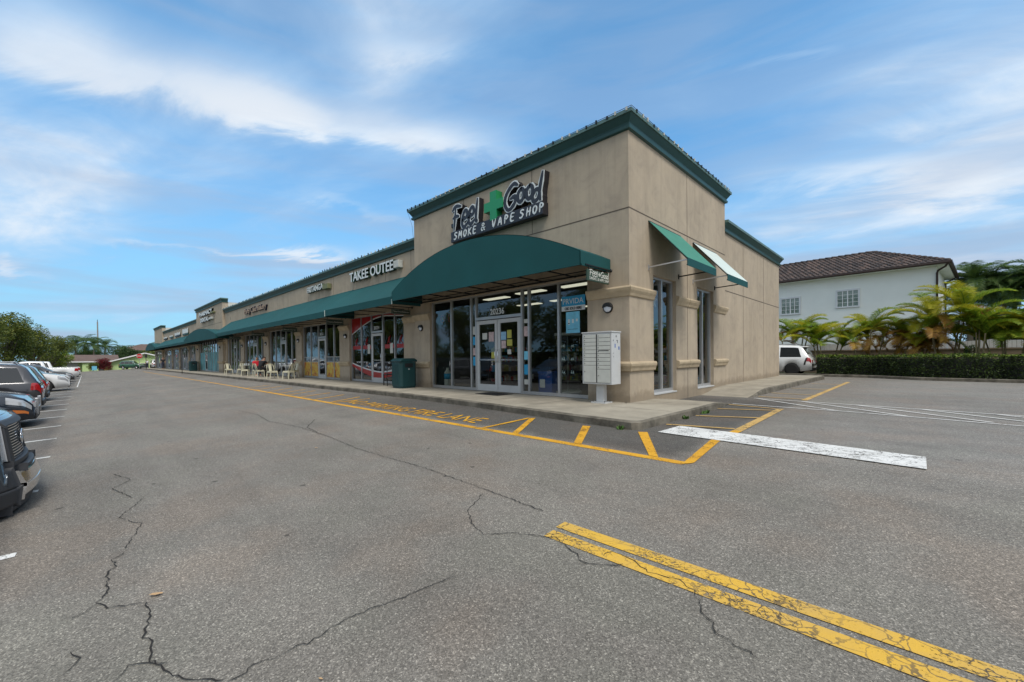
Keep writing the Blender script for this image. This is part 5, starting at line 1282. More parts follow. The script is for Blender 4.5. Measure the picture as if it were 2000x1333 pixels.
car('pickup', 'dark grey pickup truck nearest the camera with a slatted chrome grille', 'pickup truck', (-2.75, -12.65, gz(0, -12.3)-.0), 0, 'paint_truck', ROW, extra=truck_front, name='pickup_truck')
def blackx(t, K, hl, W_):
    for s in (-1, 1):
        q = MB('amber'); patch(q, K, hl-.36, hl-.10, 2.6, 2.85, s, .010, 4); q.build('side_marker', t)
    q = MB('alloy'); q.box(-.55, .55, hl-.02, hl+.05, .62, .66); q.box(-.55, -.50, hl-.02, hl+.05, .45, .90); q.box(.50, .55, hl-.02, hl+.05, .45, .90); q.build('grille_trim', t, bevel=.01)
nose(-12.1, -10.05, 'suv', 'glossy black SUV nosing out beyond the near pickup truck', 'SUV', 'paint_navy', extra=blackx, clad=False, scale=(1, 1, .93))
nose(-17.2, -10.15, 'suv', 'dark charcoal SUV parked tail out with wide red taillight', 'SUV', 'paint_charcoal', rear=True)
nose(-22.3, -10.25, 'suv', 'medium grey SUV parked tail out just past the charcoal SUV', 'SUV', 'paint_grey', rear=True, scale=(1, 1, .96))
nose(-31.2, -9.75, 'suv', 'white SUV with black wheel arches nosing far out of its bay', 'SUV', 'paint_white', clad=True)
nose(-36.4, -10.3, 'sedan', 'silver sedan parked tail out behind the white SUV', 'sedan', 'paint_silver', rear=True)
nose(-41.6, -9.9, 'sedan', 'white sedan nosing out beyond the silver sedan', 'sedan', 'paint_white')
nose(-47, -9.75, 'suv', 'small charcoal SUV nosing out between white vehicles', 'SUV', 'paint_charcoal', scale=(1, 1, .9))
nose(-55.0, -9.55, 'pickup', 'white pickup truck parked tail out with a red taillight', 'pickup truck', 'paint_white', rear=True, name='pickup_truck')
nose(-63.0, -9.45, 'pickup', 'white crew cab pickup farthest down the left row', 'pickup truck', 'paint_white', rear=True, name='pickup_truck')
# vehicles in the row that only the shop windows mirror
nose(-6.6, -10.9, 'suv', 'white SUV mirrored in the right shop window', 'SUV', 'paint_white')
nose(3.3, -11.2, 'sedan', 'dark sedan mirrored in the shop door', 'sedan', 'paint_charcoal', rear=True)
nose(8.4, -10.6, 'suv', 'silver SUV behind the camera mirrored in the side of the glass', 'SUV', 'paint_silver')
def sienna(t, K, hl, W_):
    for s in (-1, 1):
        q = MB('black'); patch(q, K, -hl+.28, -hl+.36, 2.7, 4.0, s, .012, 2, -.10); q.build('vent_slash', t)
    q = MB('white'); q.box(-.7, .7, -hl+.28, -hl+.60, K['H']-.16, K['H']-.10); q.build('roof_spoiler', t, bevel=.02)
car('van', 'white minivan behind the building next to the hedge', 'minivan', (-2.05, 20.9, .0), rad(90), 'sienna_white', None, scale=1.04, extra=sienna, spokes=7)
car('suv', 'dark green hatchback in front of the green house', 'hatchback', (-99.5, -3.0, gz(-99.5, -3)), rad(-22), 'paint_green', None, scale=(.9, .66, .86))
car('suv', 'small white SUV glimpsed past the end of the shopping strip', 'SUV', (-104.0, .6, gz(-104, 0)), rad(100), 'paint_white', None)

# ------------------------------------------------------------------ vegetation
def leaves(mb, centers, n, size, r, flat=.0, shell=.55):
    tot = sum(c[3]**2 for c in centers)
    for cx, cy, cz, cr, *sq in centers:
        sqz = sq[0] if sq else .8
        for _ in range(int(n*cr*cr/tot)):
            a = r.uniform(0, 2*math.pi); u = r.uniform(-1, 1); rr_ = cr*(r.uniform(shell, 1)**.6); s = math.sqrt(1-u*u)
            p = Vector((cx+rr_*s*math.cos(a), cy+rr_*s*math.sin(a), cz+rr_*u*sqz))
            d = Vector((r.gauss(0, 1), r.gauss(0, 1), r.gauss(0, .6))).normalized(); e = d.cross(Vector((r.gauss(0, 1), r.gauss(0, 1), r.gauss(0, 1)))).normalized()
            L_ = size*r.uniform(.6, 1.3); w_ = L_*.42
            mb.add([p-d*L_*.5, p+e*w_*.5, p+d*L_*.5, p-e*w_*.5], [(0, 1, 2, 3)])
def tree(label, loc, h, cr, seed, m='leaf_tree', n=9000, size=.22, group=None, name='broadleaf_tree', low=.25, cat='tree'):
    r = random.Random(seed); t = thing(name, label, cat, loc, 0, group)
    tr = MB('bark'); base = h*low
    tr.tube([(0, 0, -.2), (r.uniform(-.1, .1), r.uniform(-.1, .1), base), (r.uniform(-.3, .3), r.uniform(-.3, .3), h*.6)], [h*.03, h*.022, h*.008], 8)
    cs = []
    for k in range(15):
        a = r.uniform(0, 6.28); rad_ = cr*r.uniform(.25, .72); z = base+(h-base)*r.uniform(.12, .82); top = 1-abs((z-base)/(h-base)-.45)*.9
        c = (rad_*top*math.cos(a), rad_*top*math.sin(a), z, cr*r.uniform(.26, .46)); cs.append(c)
        tr.tube([(0, 0, base*.8), (c[0]*.5, c[1]*.5, (base+z)/2), c[:3]], [h*.014, h*.008, h*.003], 5)
    cs.append((0, 0, h-cr*.45, cr*.45)); cs.append((0, 0, base+(h-base)*.45, cr*.6))
    tr.build('trunk', t)
    mb = MB(m); leaves(mb, cs, n, size, r, shell=.3); mb.build('crown', t); return t
LT = 'trees beyond the parked cars'
tA = tree('tallest leafy tree at the left edge beyond the parked cars', (-62, -17.6, -.8), 8.6, 4.2, 3, group=LT, n=12000, size=.26)
tB = tree('leafy tree second from the left edge beyond the row of cars', (-73, -15.5, -.8), 8.0, 4.0, 11, group=LT, n=11000, size=.26)
tC = tree('rounded leafy tree before the brown-roofed house', (-85, -14.2, -.9), 8.0, 3.9, 23, group=LT, n=9000, size=.26)
dup(tB, (-95, -12.9, -.9), 2.0, 'lower leafy tree against the left end of the brown roof', LT, .80)
dup(tC, (-67, -21, -.8), 1.0, 'dark leafy tree behind the tallest left tree', LT, 1.15)
tree('small bright bush-like tree in front of the brown roof', (-101, -12.2, -.9), 4.2, 1.9, 5, 'frond_green', 5000, .2, LT)
RT = 'trees behind the parking row mirrored in the glass'
for i, (x, y, s_c, nm) in enumerate(((-52, -21, 1.05, 'opposite the teal windows'), (-42, -22, .95, 'opposite the far cafe pier'), (-33, -22, 1.1, 'opposite the cafe'), (-25, -23, 1.0, 'opposite the food windows'), (-17, -22, 1.1, 'opposite the red windows'), (-10.5, -22.5, .9, 'opposite the trash bin'),
                                      (-4, -23.5, 1.1, 'opposite the corner shop door'), (3, -23, .8, 'opposite the mailbox'), (10, -24, .95, 'behind the camera'), (19, -23, 1.0, 'right behind the camera'))):
    dup((tA, tB, tC)[i % 3], (x, y, -.8), i*1.3, 'tree mirrored in the shop glass, ' + nm, RT, s_c)
dup(tB, (24, 6, 0), 2.2, 'tree right of the lot mirrored in the side windows', RT, 1.0); dup(tA, (27, -6, 0), .4, 'taller tree right of the lot mirrored in the side windows', RT, 1.0)

def frond(mb, L_, drop, leaf, n, r, el, az, base=(0, 0, 0), curl=1., vee=.5, wind=0.):
    o = Vector(base); pts = []; seg = 14
    p = o.copy(); e = el; d = None
    for i in range(seg+1):
        pts.append(p.copy()); t = i/seg; ee = e-drop*t**1.3
        d = Vector((math.cos(ee)*math.cos(az+wind*t), math.cos(ee)*math.sin(az+wind*t), math.sin(ee))); p = p+d*(L_/seg)
    mb.cur = 1; mb.tube(pts, [.018*(1-.8*i/seg)*L_/1.8+.002 for i in range(seg+1)], 4); mb.cur = 0
    for k in range(n):
        t = .10+.88*k/n; f = t*seg; i = min(seg-1, int(f)); q_ = pts[i].lerp(pts[i+1], f-i); dd = (pts[i+1]-pts[i]).normalized()
        sd = dd.cross(Vector((0, 0, 1))); sd = sd.normalized() if sd.length > .05 else Vector((1, 0, 0)); up = sd.cross(dd)
        ll = leaf*math.sin(math.pi*min(1, t*.92+.06))**.5*r.uniform(.85, 1.1)
        for s in (-1, 1):
            v = (sd*s*.8+dd*.62+up*vee*r.uniform(.6, 1.3)).normalized(); m1 = q_+v*ll*.55; v2 = (v-Vector((0, 0, .55*curl))).normalized(); m2 = m1+v2*ll*.5
            w_ = dd*(.0145*leaf/.4)
            mb.add([q_-w_*.5, q_+w_*.5, m1+w_*.7, m1-w_*.7, m2], [(0, 1, 2, 3), (3, 2, 4)])
def areca(label, loc, h, seed, n_f, group, mix=(5, 3, 2), L_=1.9, lean_=.0, name='areca_palm', stems=5):
    r = random.Random(seed); t = thing(name, label, 'palm', loc, 0, group)
    st = MB('palm_stem'); tops = []
    for k in range(stems):
        a = r.uniform(0, 6.28); b = r.uniform(.1, .45); hh = h*r.uniform(.42, .66); lx = math.cos(a)*b; ly = math.sin(a)*b
        tp = (lx*2.0+lean_*hh, ly*2.0, hh); st.tube([(lx, ly, -.1), (lx*1.4, ly*1.4, hh*.5), tp], [.05, .04, .03], 6); tops.append(tp)
    st.build('stem', t)
    mbs = {'frond_green': MB('frond_green', 'frond_green'), 'frond_yellow': MB('frond_yellow', 'frond_yellow'), 'frond_brown': MB('frond_brown', 'frond_brown')}
    kinds = ['frond_green']*mix[0]+['frond_yellow']*mix[1]+['frond_brown']*mix[2]
    for k in range(n_f):
        tp = tops[k % len(tops)]; kd = kinds[r.randrange(len(kinds))]
        el = r.uniform(.55, 1.45) if kd != 'frond_brown' else r.uniform(-.1, .7)
        frond(mbs[kd], L_*r.uniform(.7, 1.1)*(.8 if kd == 'frond_brown' else 1), r.uniform(1.3, 2.2), 0.46, 72, r, el, r.uniform(0, 6.28), tp, 1.0, .45)
    for kd, lab in (('frond_green', None), ('frond_yellow', 'yellowing fronds'), ('frond_brown', 'dry brown fronds')):
        if mbs[kd].v: mbs[kd].build('crown', t, label=lab)
    return t
AG = 'yellow-green palms between the hedge and the fence'
areca('palm clump half hidden by the corner of the building', (-.75, 22.3, 0), 4.6, 1, 30, AG, (5, 4, 1), L_=2.0)
areca('green palm clump right above the minivan roof', (.95, 21.9, 0), 3.7, 2, 30, AG, (7, 3, 0), 1.8)
areca('upright palm with brown skirts right of the white house window', (2.85, 21.4, 0), 4.5, 3, 32, AG, (4, 4, 3), 1.8)
areca('leaning palm with bare stems and dry hanging fronds', (4.0, 21.2, 0), 4.2, 4, 26, AG, (3, 3, 4), 1.7, .14)
areca('short ragged palm under the dry hanging fronds', (4.95, 21.0, 0), 3.1, 14, 26, AG, (2, 2, 5), 1.6)
areca('tallest yellow palm in front of the downpipe corner', (5.95, 20.9, 0), 5.0, 5, 36, AG, (4, 6, 2), 2.3)
areca('dense green palm clump beside the tallest yellow palm', (7.0, 20.7, 0), 4.0, 6, 36, AG, (6, 4, 0), 2.0)
areca('bright green palm near the right edge over the hedge', (8.0, 20.6, 0), 3.8, 7, 36, AG, (8, 2, 0), 1.9)
areca('green palm clump cut off by the right edge of view', (9.2, 20.3, 0), 3.6, 8, 34, AG, (8, 2, 0), 1.9)
areca('palm clump past the right end of the visible hedge', (10.8, 20.0, 0), 3.6, 9, 30, AG, (8, 2, 0), 1.9)

def palm(label, loc, h, seed, m, nf, L_, group, leaf=.75, name='palm_tree', rot=0, nleaf=46):
    r = random.Random(seed); t = thing(name, label, 'palm', loc, rot, group)
    q = MB('bark'); q.tube([(0, 0, -.3), (.05*h*r.uniform(-1, 1), .03*h, h*.5), (0, 0, h)], [.2, .15, .12], 10); q.build('trunk', t)
    q = MB(m, m)
    for k in range(nf): frond(q, L_*r.uniform(.85, 1.1), r.uniform(1.4, 2.4), leaf, nleaf, r, r.uniform(-.2, 1.35), k*2.4+r.uniform(-.3, .3), (0, 0, h), 1.2, .3)
    q.build('crown', t); return t
PG = 'dark palms behind the white house'
p0 = palm('dark palm whose crown rises right of the white house roof', (7.7, 33.0, 0), 6.0, 1, 'frond_dark', 30, 2.6, PG, .75, nleaf=60)
dup(p0, (9.2, 34.0, 0), 1.3, 'dark palm second from the white house corner', PG, .93)
dup(p0, (10.6, 33.0, 0), 2.6, 'dark palm cut off by the right edge of view', PG, .98)
dup(p0, (9.8, 37.5, 0), 4.2, 'dark palm farthest back between the other palms', PG, 1.0)
tree('dense dark tree filling the gap under the dark palms', (9.6, 36.5, 0), 4.6, 3.2, 9, 'leaf_dark', 14000, .22, None)
tree('dense dark tree at the right edge behind the fence', (12.6, 33.0, 0), 4.6, 3.2, 19, 'leaf_dark', 11000, .22, None)
LP = 'palms beyond the green house'
p1 = palm('dark palm left of the utility pole beyond the brown roof', (-118, -10.4, -1), 5.6, 4, 'frond_dark', 22, 3.4, LP, .9, nleaf=34)
dup(p1, (-122, -9.0, -1), 1.0, 'tall dark palm just left of the utility pole', LP, 1.08)
dup(p1, (-116, -7.6, -1), 2.0, 'drooping palm at the utility pole', LP, .98)
dup(p1, (-120, -5.9, -1), 3.0, 'dark palm right of the utility pole', LP, .96)
dup(p1, (-126, -11.8, -1), 4.2, 'dark palm nearest the broadleaf trees', LP, .86)
dup(p1, (-135, -2.6, -1), 5.0, 'small palm beside the far hipped roof', LP, .85)
dup(p1, (-150, 6.5, -1), .5, 'palm crown peeking out past the end tower', LP, 1.05)
tree('dark bushy tree between palms and far hipped roof', (-125, -2.3, -1), 5.6, 3.3, 31, 'leaf_dark', 7000, .3, None)
tree('bright green tree right behind the green gable', (-122, 2.2, -1), 4.8, 3.4, 33, 'leaf_tree', 7000, .3, None)
tree('dark bushy tree under the tall palms', (-124, -8, -1), 4.9, 3.8, 35, 'leaf_dark', 7000, .3, None)
t = tree('round bush with red leaves in front of the green house', (-101.5, -6.6, -.55), 2.5, 1.6, 41, 'leaf_red', 5000, .16, None, 'red_bush', .1, 'bush')
tree('low green bush left of the red bush', (-101, -8.0, -.6), 1.6, 1.1, 43, 'leaf_tree', 2500, .14, None, 'green_bush', .1, 'bush')
t = thing('backdrop_hedge', 'unseen leafy backdrop added behind the parking row to darken the window reflections', 'hedge', (0, 0, 0)); r = random.Random(77)  # added out of view to keep bright sky out of the glass reflections
q = MB('leaf_dark'); q.sweep([(0, -.6), (0, 1.7), (-.6, 1.7), (-.6, -.6)], [(30, -19.4), (-58, -19.4)]); q.build('hedge_core', t)
q = MB('leaf_tree')
for _ in range(22000):
    p = Vector((r.uniform(-58, 30), -19.0+r.uniform(-.7, .25), 0)); p.z = -.5+3.4*r.random()**.8*(.8+.2*math.sin(p.x*1.3)); d = Vector((r.gauss(0, 1), r.gauss(0, 1), r.gauss(0, 1))).normalized()*.17; e = d.cross(Vector((r.gauss(0, 1), r.gauss(0, 1), r.gauss(0, 1)))).normalized()*.08
    q.add([p-d, p+e, p+d, p-e], [(0, 1, 2, 3)])
q.build('foliage', t)
# hedge
t = thing('hedge', 'long clipped dark green hedge along the lot edge', 'hedge', (0, 0, 0))
hp = [(.85, 19.85), (3.25, 19.45), (5.25, 18.1), (8.1, 17.7), (12.1, 17.15), (20, 16.0)]
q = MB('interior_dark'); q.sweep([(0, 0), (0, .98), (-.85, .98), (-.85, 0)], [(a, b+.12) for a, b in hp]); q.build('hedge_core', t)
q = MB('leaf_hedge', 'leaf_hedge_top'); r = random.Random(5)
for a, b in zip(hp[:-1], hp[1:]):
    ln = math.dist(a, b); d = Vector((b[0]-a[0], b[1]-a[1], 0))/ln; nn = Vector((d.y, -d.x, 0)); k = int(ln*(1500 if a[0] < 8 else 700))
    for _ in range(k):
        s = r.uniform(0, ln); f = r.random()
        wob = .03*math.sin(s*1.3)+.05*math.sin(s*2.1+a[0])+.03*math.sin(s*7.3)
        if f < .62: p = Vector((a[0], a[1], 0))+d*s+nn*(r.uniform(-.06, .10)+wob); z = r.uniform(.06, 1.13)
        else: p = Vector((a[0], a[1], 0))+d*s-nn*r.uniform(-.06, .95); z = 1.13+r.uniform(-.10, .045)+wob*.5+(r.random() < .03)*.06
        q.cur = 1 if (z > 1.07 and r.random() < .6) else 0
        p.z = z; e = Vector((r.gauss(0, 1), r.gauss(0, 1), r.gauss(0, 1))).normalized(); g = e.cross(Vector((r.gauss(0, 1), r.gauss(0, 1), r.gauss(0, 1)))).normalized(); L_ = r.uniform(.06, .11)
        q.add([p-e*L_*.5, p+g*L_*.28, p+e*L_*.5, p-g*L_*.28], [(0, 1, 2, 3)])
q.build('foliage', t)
# weeds at the kerb
for i, (x, y, nm) in enumerate(((1.58, .35, 'tuft of green weeds at the side kerb near the ramp'), (1.2, -2.6, 'small weed at the front kerb near the corner'), (1.57, -.7, 'tiny weed by the side kerb'))):
    t = thing('weed', nm, 'weed', (x+.02, y, gz(x, y))); q = MB('weed'); r = random.Random(i)
    for _ in range(45 if i == 0 else 22):
        a = r.uniform(0, 6.28); l = r.uniform(.03, .10); o = Vector((r.uniform(-.06, .06), r.uniform(-.16, .16)*(1 if i == 0 else .4), .0)); e = Vector((math.cos(a)*.6, math.sin(a)*.6, 1)).normalized()*l; w_ = Vector((-math.sin(a), math.cos(a), 0))*.012
        q.add([o-w_, o+w_, o+e*.6+w_*1.2, o+e, o+e*.6-w_*1.2], [(0, 1, 2, 3, 4)])
    q.build('leaf_tuft', t, kind='stuff')
def leaf_litter(x, y, rz, s, lab):
    t = thing('fallen_leaf', lab, 'leaf', (x, y, gz(x, y)+.012), rz, None, s); q = MB('dry_leaf'); P = [(-.5, 0, .0), (-.3, .16, .04), (0, .22, .02), (.3, .15, .05), (.5, .03, .01), (.28, -.12, .05), (0, -.18, .02), (-.3, -.12, .05)]
    q.add([(0, 0, .0)]+P, [(0, i+1, (i+1) % 8+1) for i in range(8)]); o = q.build('leaf_blade', t); sm = o.modifiers.new('s', 'SOLIDIFY'); sm.thickness = .02
leaf_litter(1.235, -8.85, 1.0, .085, 'dry curled brown leaf on the asphalt near the left cracks'); leaf_litter(2.86, -8.38, .4, .028, 'tiny tan leaf scrap on the asphalt near the bottom')
leaf_litter(-2.2, -6.5, .4, .07, 'small pale scrap on the asphalt in front of the corner shop')

# ------------------------------------------------------------------ fence, wall
t = thing('garden_wall', 'beige rendered garden wall behind the hedge', 'wall'); q = MB('wall_beige'); fp = [(-14, 24.9), (.4, 23.7), (12, 22.4), (24, 21.2)]
q.sweep([(0, 0), (0, 1.42), (-.2, 1.42), (-.2, 0)], fp); q.build('wall_body', t); q = MB('wall_beige'); q.sweep([(.03, 1.42), (.03, 1.48), (-.23, 1.48), (-.23, 1.42)], fp); q.build('coping', t)
t = thing('vinyl_fence', 'white scalloped vinyl privacy fence above the beige wall', 'fence'); q = MB('vinyl')
for a, b in zip(fp[:-1], fp[1:]):
    ln = math.dist(a, b); d = Vector((b[0]-a[0], b[1]-a[1], 0))/ln; k = int(ln/.15); nn = Vector((-d.y, d.x, 0))
    for i in range(k):
        p = Vector((a[0], a[1], 0))+d*(i*.15)+nn*.35; ph = (i % 12)/12; z = 1.93-.07*math.sin(math.pi*ph)
        e = p+d*.14; q.add([(p.x, p.y, .2), (e.x, e.y, .2), (e.x, e.y, z), (p.x, p.y, z)]+[(v[0]+nn.x*.03, v[1]+nn.y*.03, v[2]) for v in ((p.x, p.y, .2), (e.x, e.y, .2), (e.x, e.y, z), (p.x, p.y, z))], [(0, 1, 2, 3), (7, 6, 5, 4), (3, 2, 6, 7), (0, 3, 7, 4), (1, 5, 6, 2)])
q.build('picket_panel', t)
t = thing('ivy_column', 'ivy-covered post standing out from the garden wall', 'climbing plant', (6.95, 22.7, 0)); q = MB('leaf_dark'); leaves(q, [(0, 0, z, .30, 1.2) for z in (.3, .8, 1.3)], 1800, .09, random.Random(2)); q.build('foliage', t); q = MB('bark'); q.tube([(0, 0, 0), (0, 0, 1.5)], .06, 6); q.build('stem', t)

# ------------------------------------------------------------------ houses
def tiled(mb, A, B, C_, D_, tile=.26, row=.36):   # roof plane: eave A->B, ridge D->C
    A, B, C_, D_ = map(Vector, (A, B, C_, D_)); e = (B-A); Le = e.length; eu = e/Le; nrm = e.cross(D_-A).normalized(); sv = nrm.cross(eu)
    if sv.z < 0: sv = -sv
    if nrm.z < 0: nrm = -nrm
    cD = ((D_-A).dot(eu), (D_-A).dot(sv)); cC = ((C_-A).dot(eu), (C_-A).dot(sv)); H_ = max(cD[1], .01)
    k = int(H_/row)
    for j in range(k+1):
        s0 = j*row; s1 = min(s0+row+.05, H_); f = (s0+row*.3)/H_; f = min(1, f)
        l = cD[0]*f; rt = Le+(cC[0]-Le)*f; n = int((rt-l)/tile)
        for i in range(n+1):
            x = l+i*tile; x2 = min(x+tile*1.02, rt)
            if x2-x < .03: continue
            pts = []
            for s in (s0, s1):
                up = .055 if s == s0 else .015
                for a in range(5): t_ = a/4; hgt = up+.05*math.sin(math.pi*t_); p = A+eu*(x+(x2-x)*t_)+sv*s+nrm*hgt; pts.append(p)
            pts += [A+eu*(x+(x2-x)*a/4)+sv*s0 for a in range(5)]
            mb.add(pts, [(a, a+1, a+6, a+5) for a in range(4)]+[(a+10, a+11, a+1, a) for a in range(4)])
th = math.atan2(-.64, 7.8)
H = thing('white_house', 'two-storey white house with a brown tiled hip roof', 'house', (5.72, 25.5, 0), th)
# local x runs along the front wall (negative to the left), y back
q = MB('house_white'); q.box(-14.5, 0, 0, 6.9, 0, 6.30); q.build('wall', H)
q = MB('house_white'); q.box(-15.0, .50, -.5, 7.4, 6.30, 6.36); q.build('soffit', H)
e0 = .55; zr = 8.25; ze = 6.42
FL, FR, BR, BL = (-15.05, -e0, ze), (e0, -e0, ze), (e0, 7.45, ze), (-15.05, 7.45, ze); R1, R2 = (-11.0, 3.45, zr), (-3.3, 3.45, zr)
q = MB('roof_tile'); tiled(q, FL, FR, R2, R1); tiled(q, FR, BR, R2, R2); tiled(q, BR, BL, R1, R2, .5, .7); tiled(q, BL, FL, R1, R1, .5, .7); o = q.build('roof', H)
q = MB('fascia_brown'); v = [FL, FR, BR, BL, R1, R2]; q.add([Vector(p)-Vector((0, 0, .03)) for p in v], [(0, 1, 5, 4), (1, 2, 5), (2, 3, 4, 5), (3, 0, 4)]); q.build('roof_deck', o)
q = MB('roof_tile')
def ridge(a, b):
    a = Vector(a); b = Vector(b); n = int((b-a).length/.38); [q.tube([a+(b-a)*(i/n)+Vector((0, 0, .05)), a+(b-a)*((i+1.12)/n)+Vector((0, 0, .03))], [.115, .085], 7) for i in range(n)]
ridge(FR, R2); ridge(FL, R1); ridge(R1, R2); ridge(BR, R2); q.build('ridge_tile', o)
q = MB('fascia_brown'); q.sweep([(0, 6.30), (.10, 6.31), (.13, 6.36), (.13, 6.47), (0, 6.47)], [(-15.05, 7.45), (-15.05, -e0), (e0, -e0), (e0, 7.45)]); q.build('gutter', H)
q = MB('fascia_brown'); q.tube([(.50, -.50, 6.33), (.40, -.35, 6.18), (.10, -.12, 6.02), (.05, -.07, 5.9), (.05, -.07, .1)], .055, 8); q.tube([(.50, 6.7, 6.3), (.06, 6.8, 6.0), (.06, 6.8, .1)], .05, 8); split_build(q, 'downpipe', H)
def hwin(x, z, w_, h_, blind=True):
    q = MB('vinyl'); f = .10
    q.box(x-w_/2-f, x+w_/2+f, -.07, .0, z-h_/2-f, z-h_/2); q.box(x-w_/2-f, x+w_/2+f, -.07, .0, z+h_/2, z+h_/2+f); q.box(x-w_/2-f, x-w_/2, -.07, 0, z-h_/2, z+h_/2); q.box(x+w_/2, x+w_/2+f, -.07, 0, z-h_/2, z+h_/2)
    o = q.build('window', H)
    q = MB('blind'); 
    n = 18
    for k in range(n): zz = z-h_/2+h_*k/n; q.box(x-w_/2, x+w_/2, -.016, -.006, zz, zz+h_/n*.8)
    q.build('blind', o); q = MB('glass_clear'); q.box(x-w_/2, x+w_/2, -.035, -.030, z-h_/2, z+h_/2); q.build('pane', o)
    q = MB('white'); 
    for k in range(1, 4): q.box(x-w_/2+w_*k/4-.018-(.012 if k == 2 else 0), x-w_/2+w_*k/4+.018+(.012 if k == 2 else 0), -.05, -.036, z-h_/2, z+h_/2); q.box(x-w_/2, x+w_/2, -.047, -.037, z-h_/2+h_*k/4-.012, z-h_/2+h_*k/4+.012)
    q.build('muntin', o)
hwin(-4.06, 4.86, 1.06, 1.0); hwin(-7.30, 4.68, 1.06, 1.05)
q = MB('vinyl'); q.box(0, .05, 2.0, 2.6, 4.0, 5.35); q.build('shutter', H); q = MB('blind'); q.box(0, .03, 3.0, 3.6, 4.0, 5.3); q.build('window', H)
# green gabled house at the far end of the lot
G_ = thing('green_house', 'low lime green house with brown shingle roof and white trim', 'house', (0, 0, 0)); X0 = -103
q = MB('house_green'); q.box(X0-9, X0, -5.6, 4.2, -1, 1.15); q.prism([(-5.6, 1.15), (4.2, 1.15), (-.9, 2.62)], X0-9, X0, 'x'); q.box(X0-12, X0-1.2, -9.4, -5.6, -1, 1.1); q.box(X0-13, X0-2.5, -14, -9.4, -1, 1.1); q.build('wall', G_)
q = MB('roof_brown'); q.add([(X0-10, -6.4, 1.0), (X0+.5, -6.4, 1.0), (X0+.5, -.9, 2.72), (X0-10, -.9, 2.72)], [(0, 1, 2, 3)]); q.add([(X0-10, 5.0, 1.0), (X0+.5, 5.0, 1.0), (X0+.5, -.9, 2.72), (X0-10, -.9, 2.72)], [(3, 2, 1, 0)])
q.add([(X0-1.0, -15, 1.15), (X0-1.0, -4.4, 1.15), (X0-7, -4.4, 2.45), (X0-7, -15, 2.45)], [(0, 1, 2, 3)]); q.add([(X0-13, -15, 1.15), (X0-13, -4.4, 1.15), (X0-7, -4.4, 2.45), (X0-7, -15, 2.45)], [(3, 2, 1, 0)])
o = q.build('roof', G_); sm = o.modifiers.new('s', 'SOLIDIFY'); sm.thickness = .08
q = MB('white'); q.bar((X0+.56, -6.45, .93), (X0+.56, -.9, 2.68), .04, .20); q.bar((X0+.56, 5.05, .93), (X0+.56, -.9, 2.68), .04, .20); q.box(X0-.98, X0-.9, -15, -5.65, 1.02, 1.2); q.build('fascia', G_)
q = MB('white'); q.box(X0+.0, X0+.05, -2.95, -.35, -.25, .75); o = q.build('window', G_); q = MB('window_dark'); q.box(X0+.05, X0+.06, -2.88, -1.75, -.18, .68); q.box(X0+.05, X0+.06, -1.55, -.42, -.18, .68); q.build('pane', o)
q = MB('window_dark'); q.box(X0-1.19, X0-1.15, -7.3, -6.5, -1, .95); q.build('door', G_); q = MB('house_yellow'); q.box(X0-1.19, X0-1.12, -6.5, -5.62, -.9, 1.05); q.build('porch_panel', G_)
q = MB('vinyl'); q.box(X0-2.5, X0-2.45, -11.3, -9.9, -.9, .9); q.build('garage_door', G_)
F_ = thing('far_house', 'distant house with a dark brown hipped roof', 'house', (-141, 2.5, 0)); q = MB('offwhite'); q.box(-5, 0, -5, 9, -2, 4.2); q.build('wall', F_); q = MB('roof_brown'); q.add([(.8, -6.5, 3.9), (.8, 10, 3.9), (-6, 10, 3.9), (-6, -6.5, 3.9), (-2.5, -1, 5.6), (-2.5, 6, 5.6)], [(0, 1, 5, 4), (1, 2, 5), (2, 3, 4, 5), (3, 0, 4)]); q.build('roof', F_)
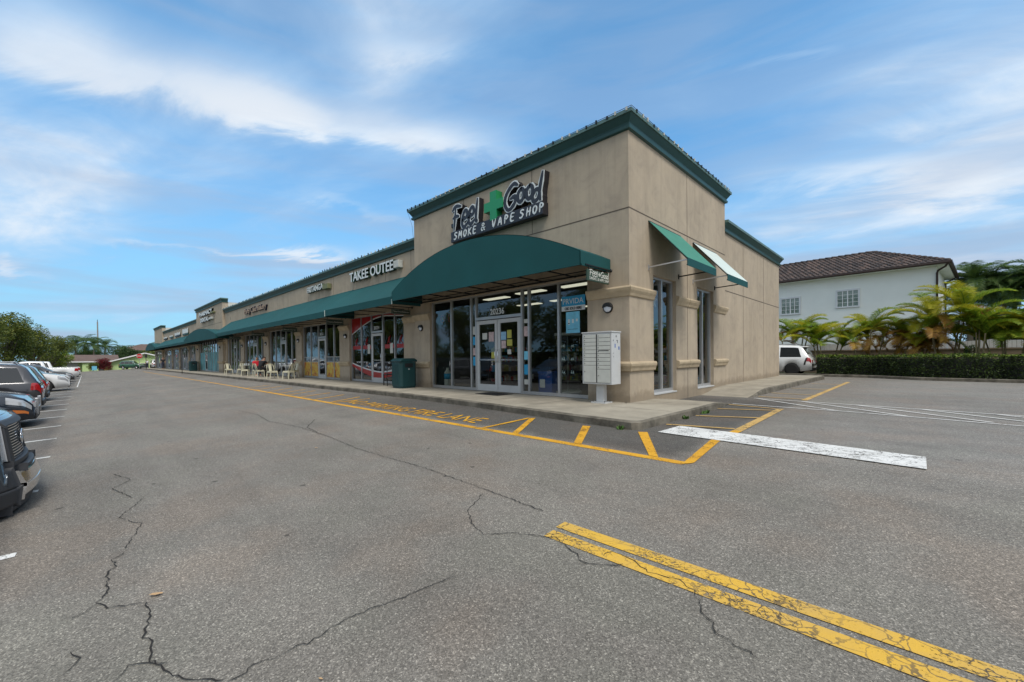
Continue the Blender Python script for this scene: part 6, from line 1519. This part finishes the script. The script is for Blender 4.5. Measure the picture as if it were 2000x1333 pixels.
# utility pole, stop sign, thin posts, sandwich board
t = thing('utility_pole', 'tall grey utility pole rising above the far palms', 'utility pole', (-128, -6.9, -1.3)); q = MB('wood_pole'); q.tube([(0, 0, 0), (0, 0, 11.4)], [.15, .11], 8); q.build('pole', t); q = MB('dark_metal'); q.tube([(0, 0, 11.4), (0, 0, 11.9)], .05, 6); q.build('pole_cap', t)
t = thing('stop_sign', 'red octagonal STOP sign before the green house', 'stop sign', (-96.0, -2.15, gz(-96, -2)), rad(98)); q = MB('aluminium'); q.bar((0, .03, 0), (0, .03, 2.7), .06); q.build('pole', t)
q = MB('sign_white'); oc = [(.46*math.cos(math.pi/8+k*math.pi/4), 2.35+.46*math.sin(math.pi/8+k*math.pi/4)) for k in range(8)]; q.prism(oc, -.01, .0); q.build('sign_plate', t)
q = MB('stop_red', 'sign_white'); q.prism([(a*.93, 2.35+(b-2.35)*.93) for a, b in oc], -.018, -.011); q.cur = 1; text_on(q, 'STOP', (0, -.021, 2.22), .26, .66, .008, .002, center=True); q.build('sign_face', t)
t = thing('post', 'thin dark post at the far kerb beside the end tower', 'post', (-84, -2.2, -.3)); q = MB('dark_metal'); q.tube([(0, 0, 0), (0, 0, 2.6)], .035, 6); q.box(-.02, .02, -.15, .15, 2.0, 2.5); q.build('pole', t)
t = thing('post', 'thin dark sign post in front of the far grey windows', 'post', (-48.8, -2.2, -.1)); q = MB('dark_metal'); q.tube([(0, 0, 0), (0, 0, 2.5)], .03, 6); q.box(-.02, .02, -.02, .16, 2.3, 2.5); q.build('pole', t)
t = thing('yard_sign', 'small pale blue yard sign in front of the red bush', 'yard sign', (-99.5, -7.9, -.65), 0); q = MB('poster_pale_blue'); q.box(-.02, .02, -.32, .32, .25, 1.0); q.build('sign_board', t); q = MB('dark_metal'); q.bar((0, -.25, 0), (0, -.25, .3), .02); q.bar((0, .25, 0), (0, .25, .3), .02); q.build('leg', t)
person('person in a pale shirt beside the white SUV far away', (-98.5, -.9, gz(-98.5, -1)), rad(70), 'stand', 'cloth_white', 'cloth_navy', 'rubber')
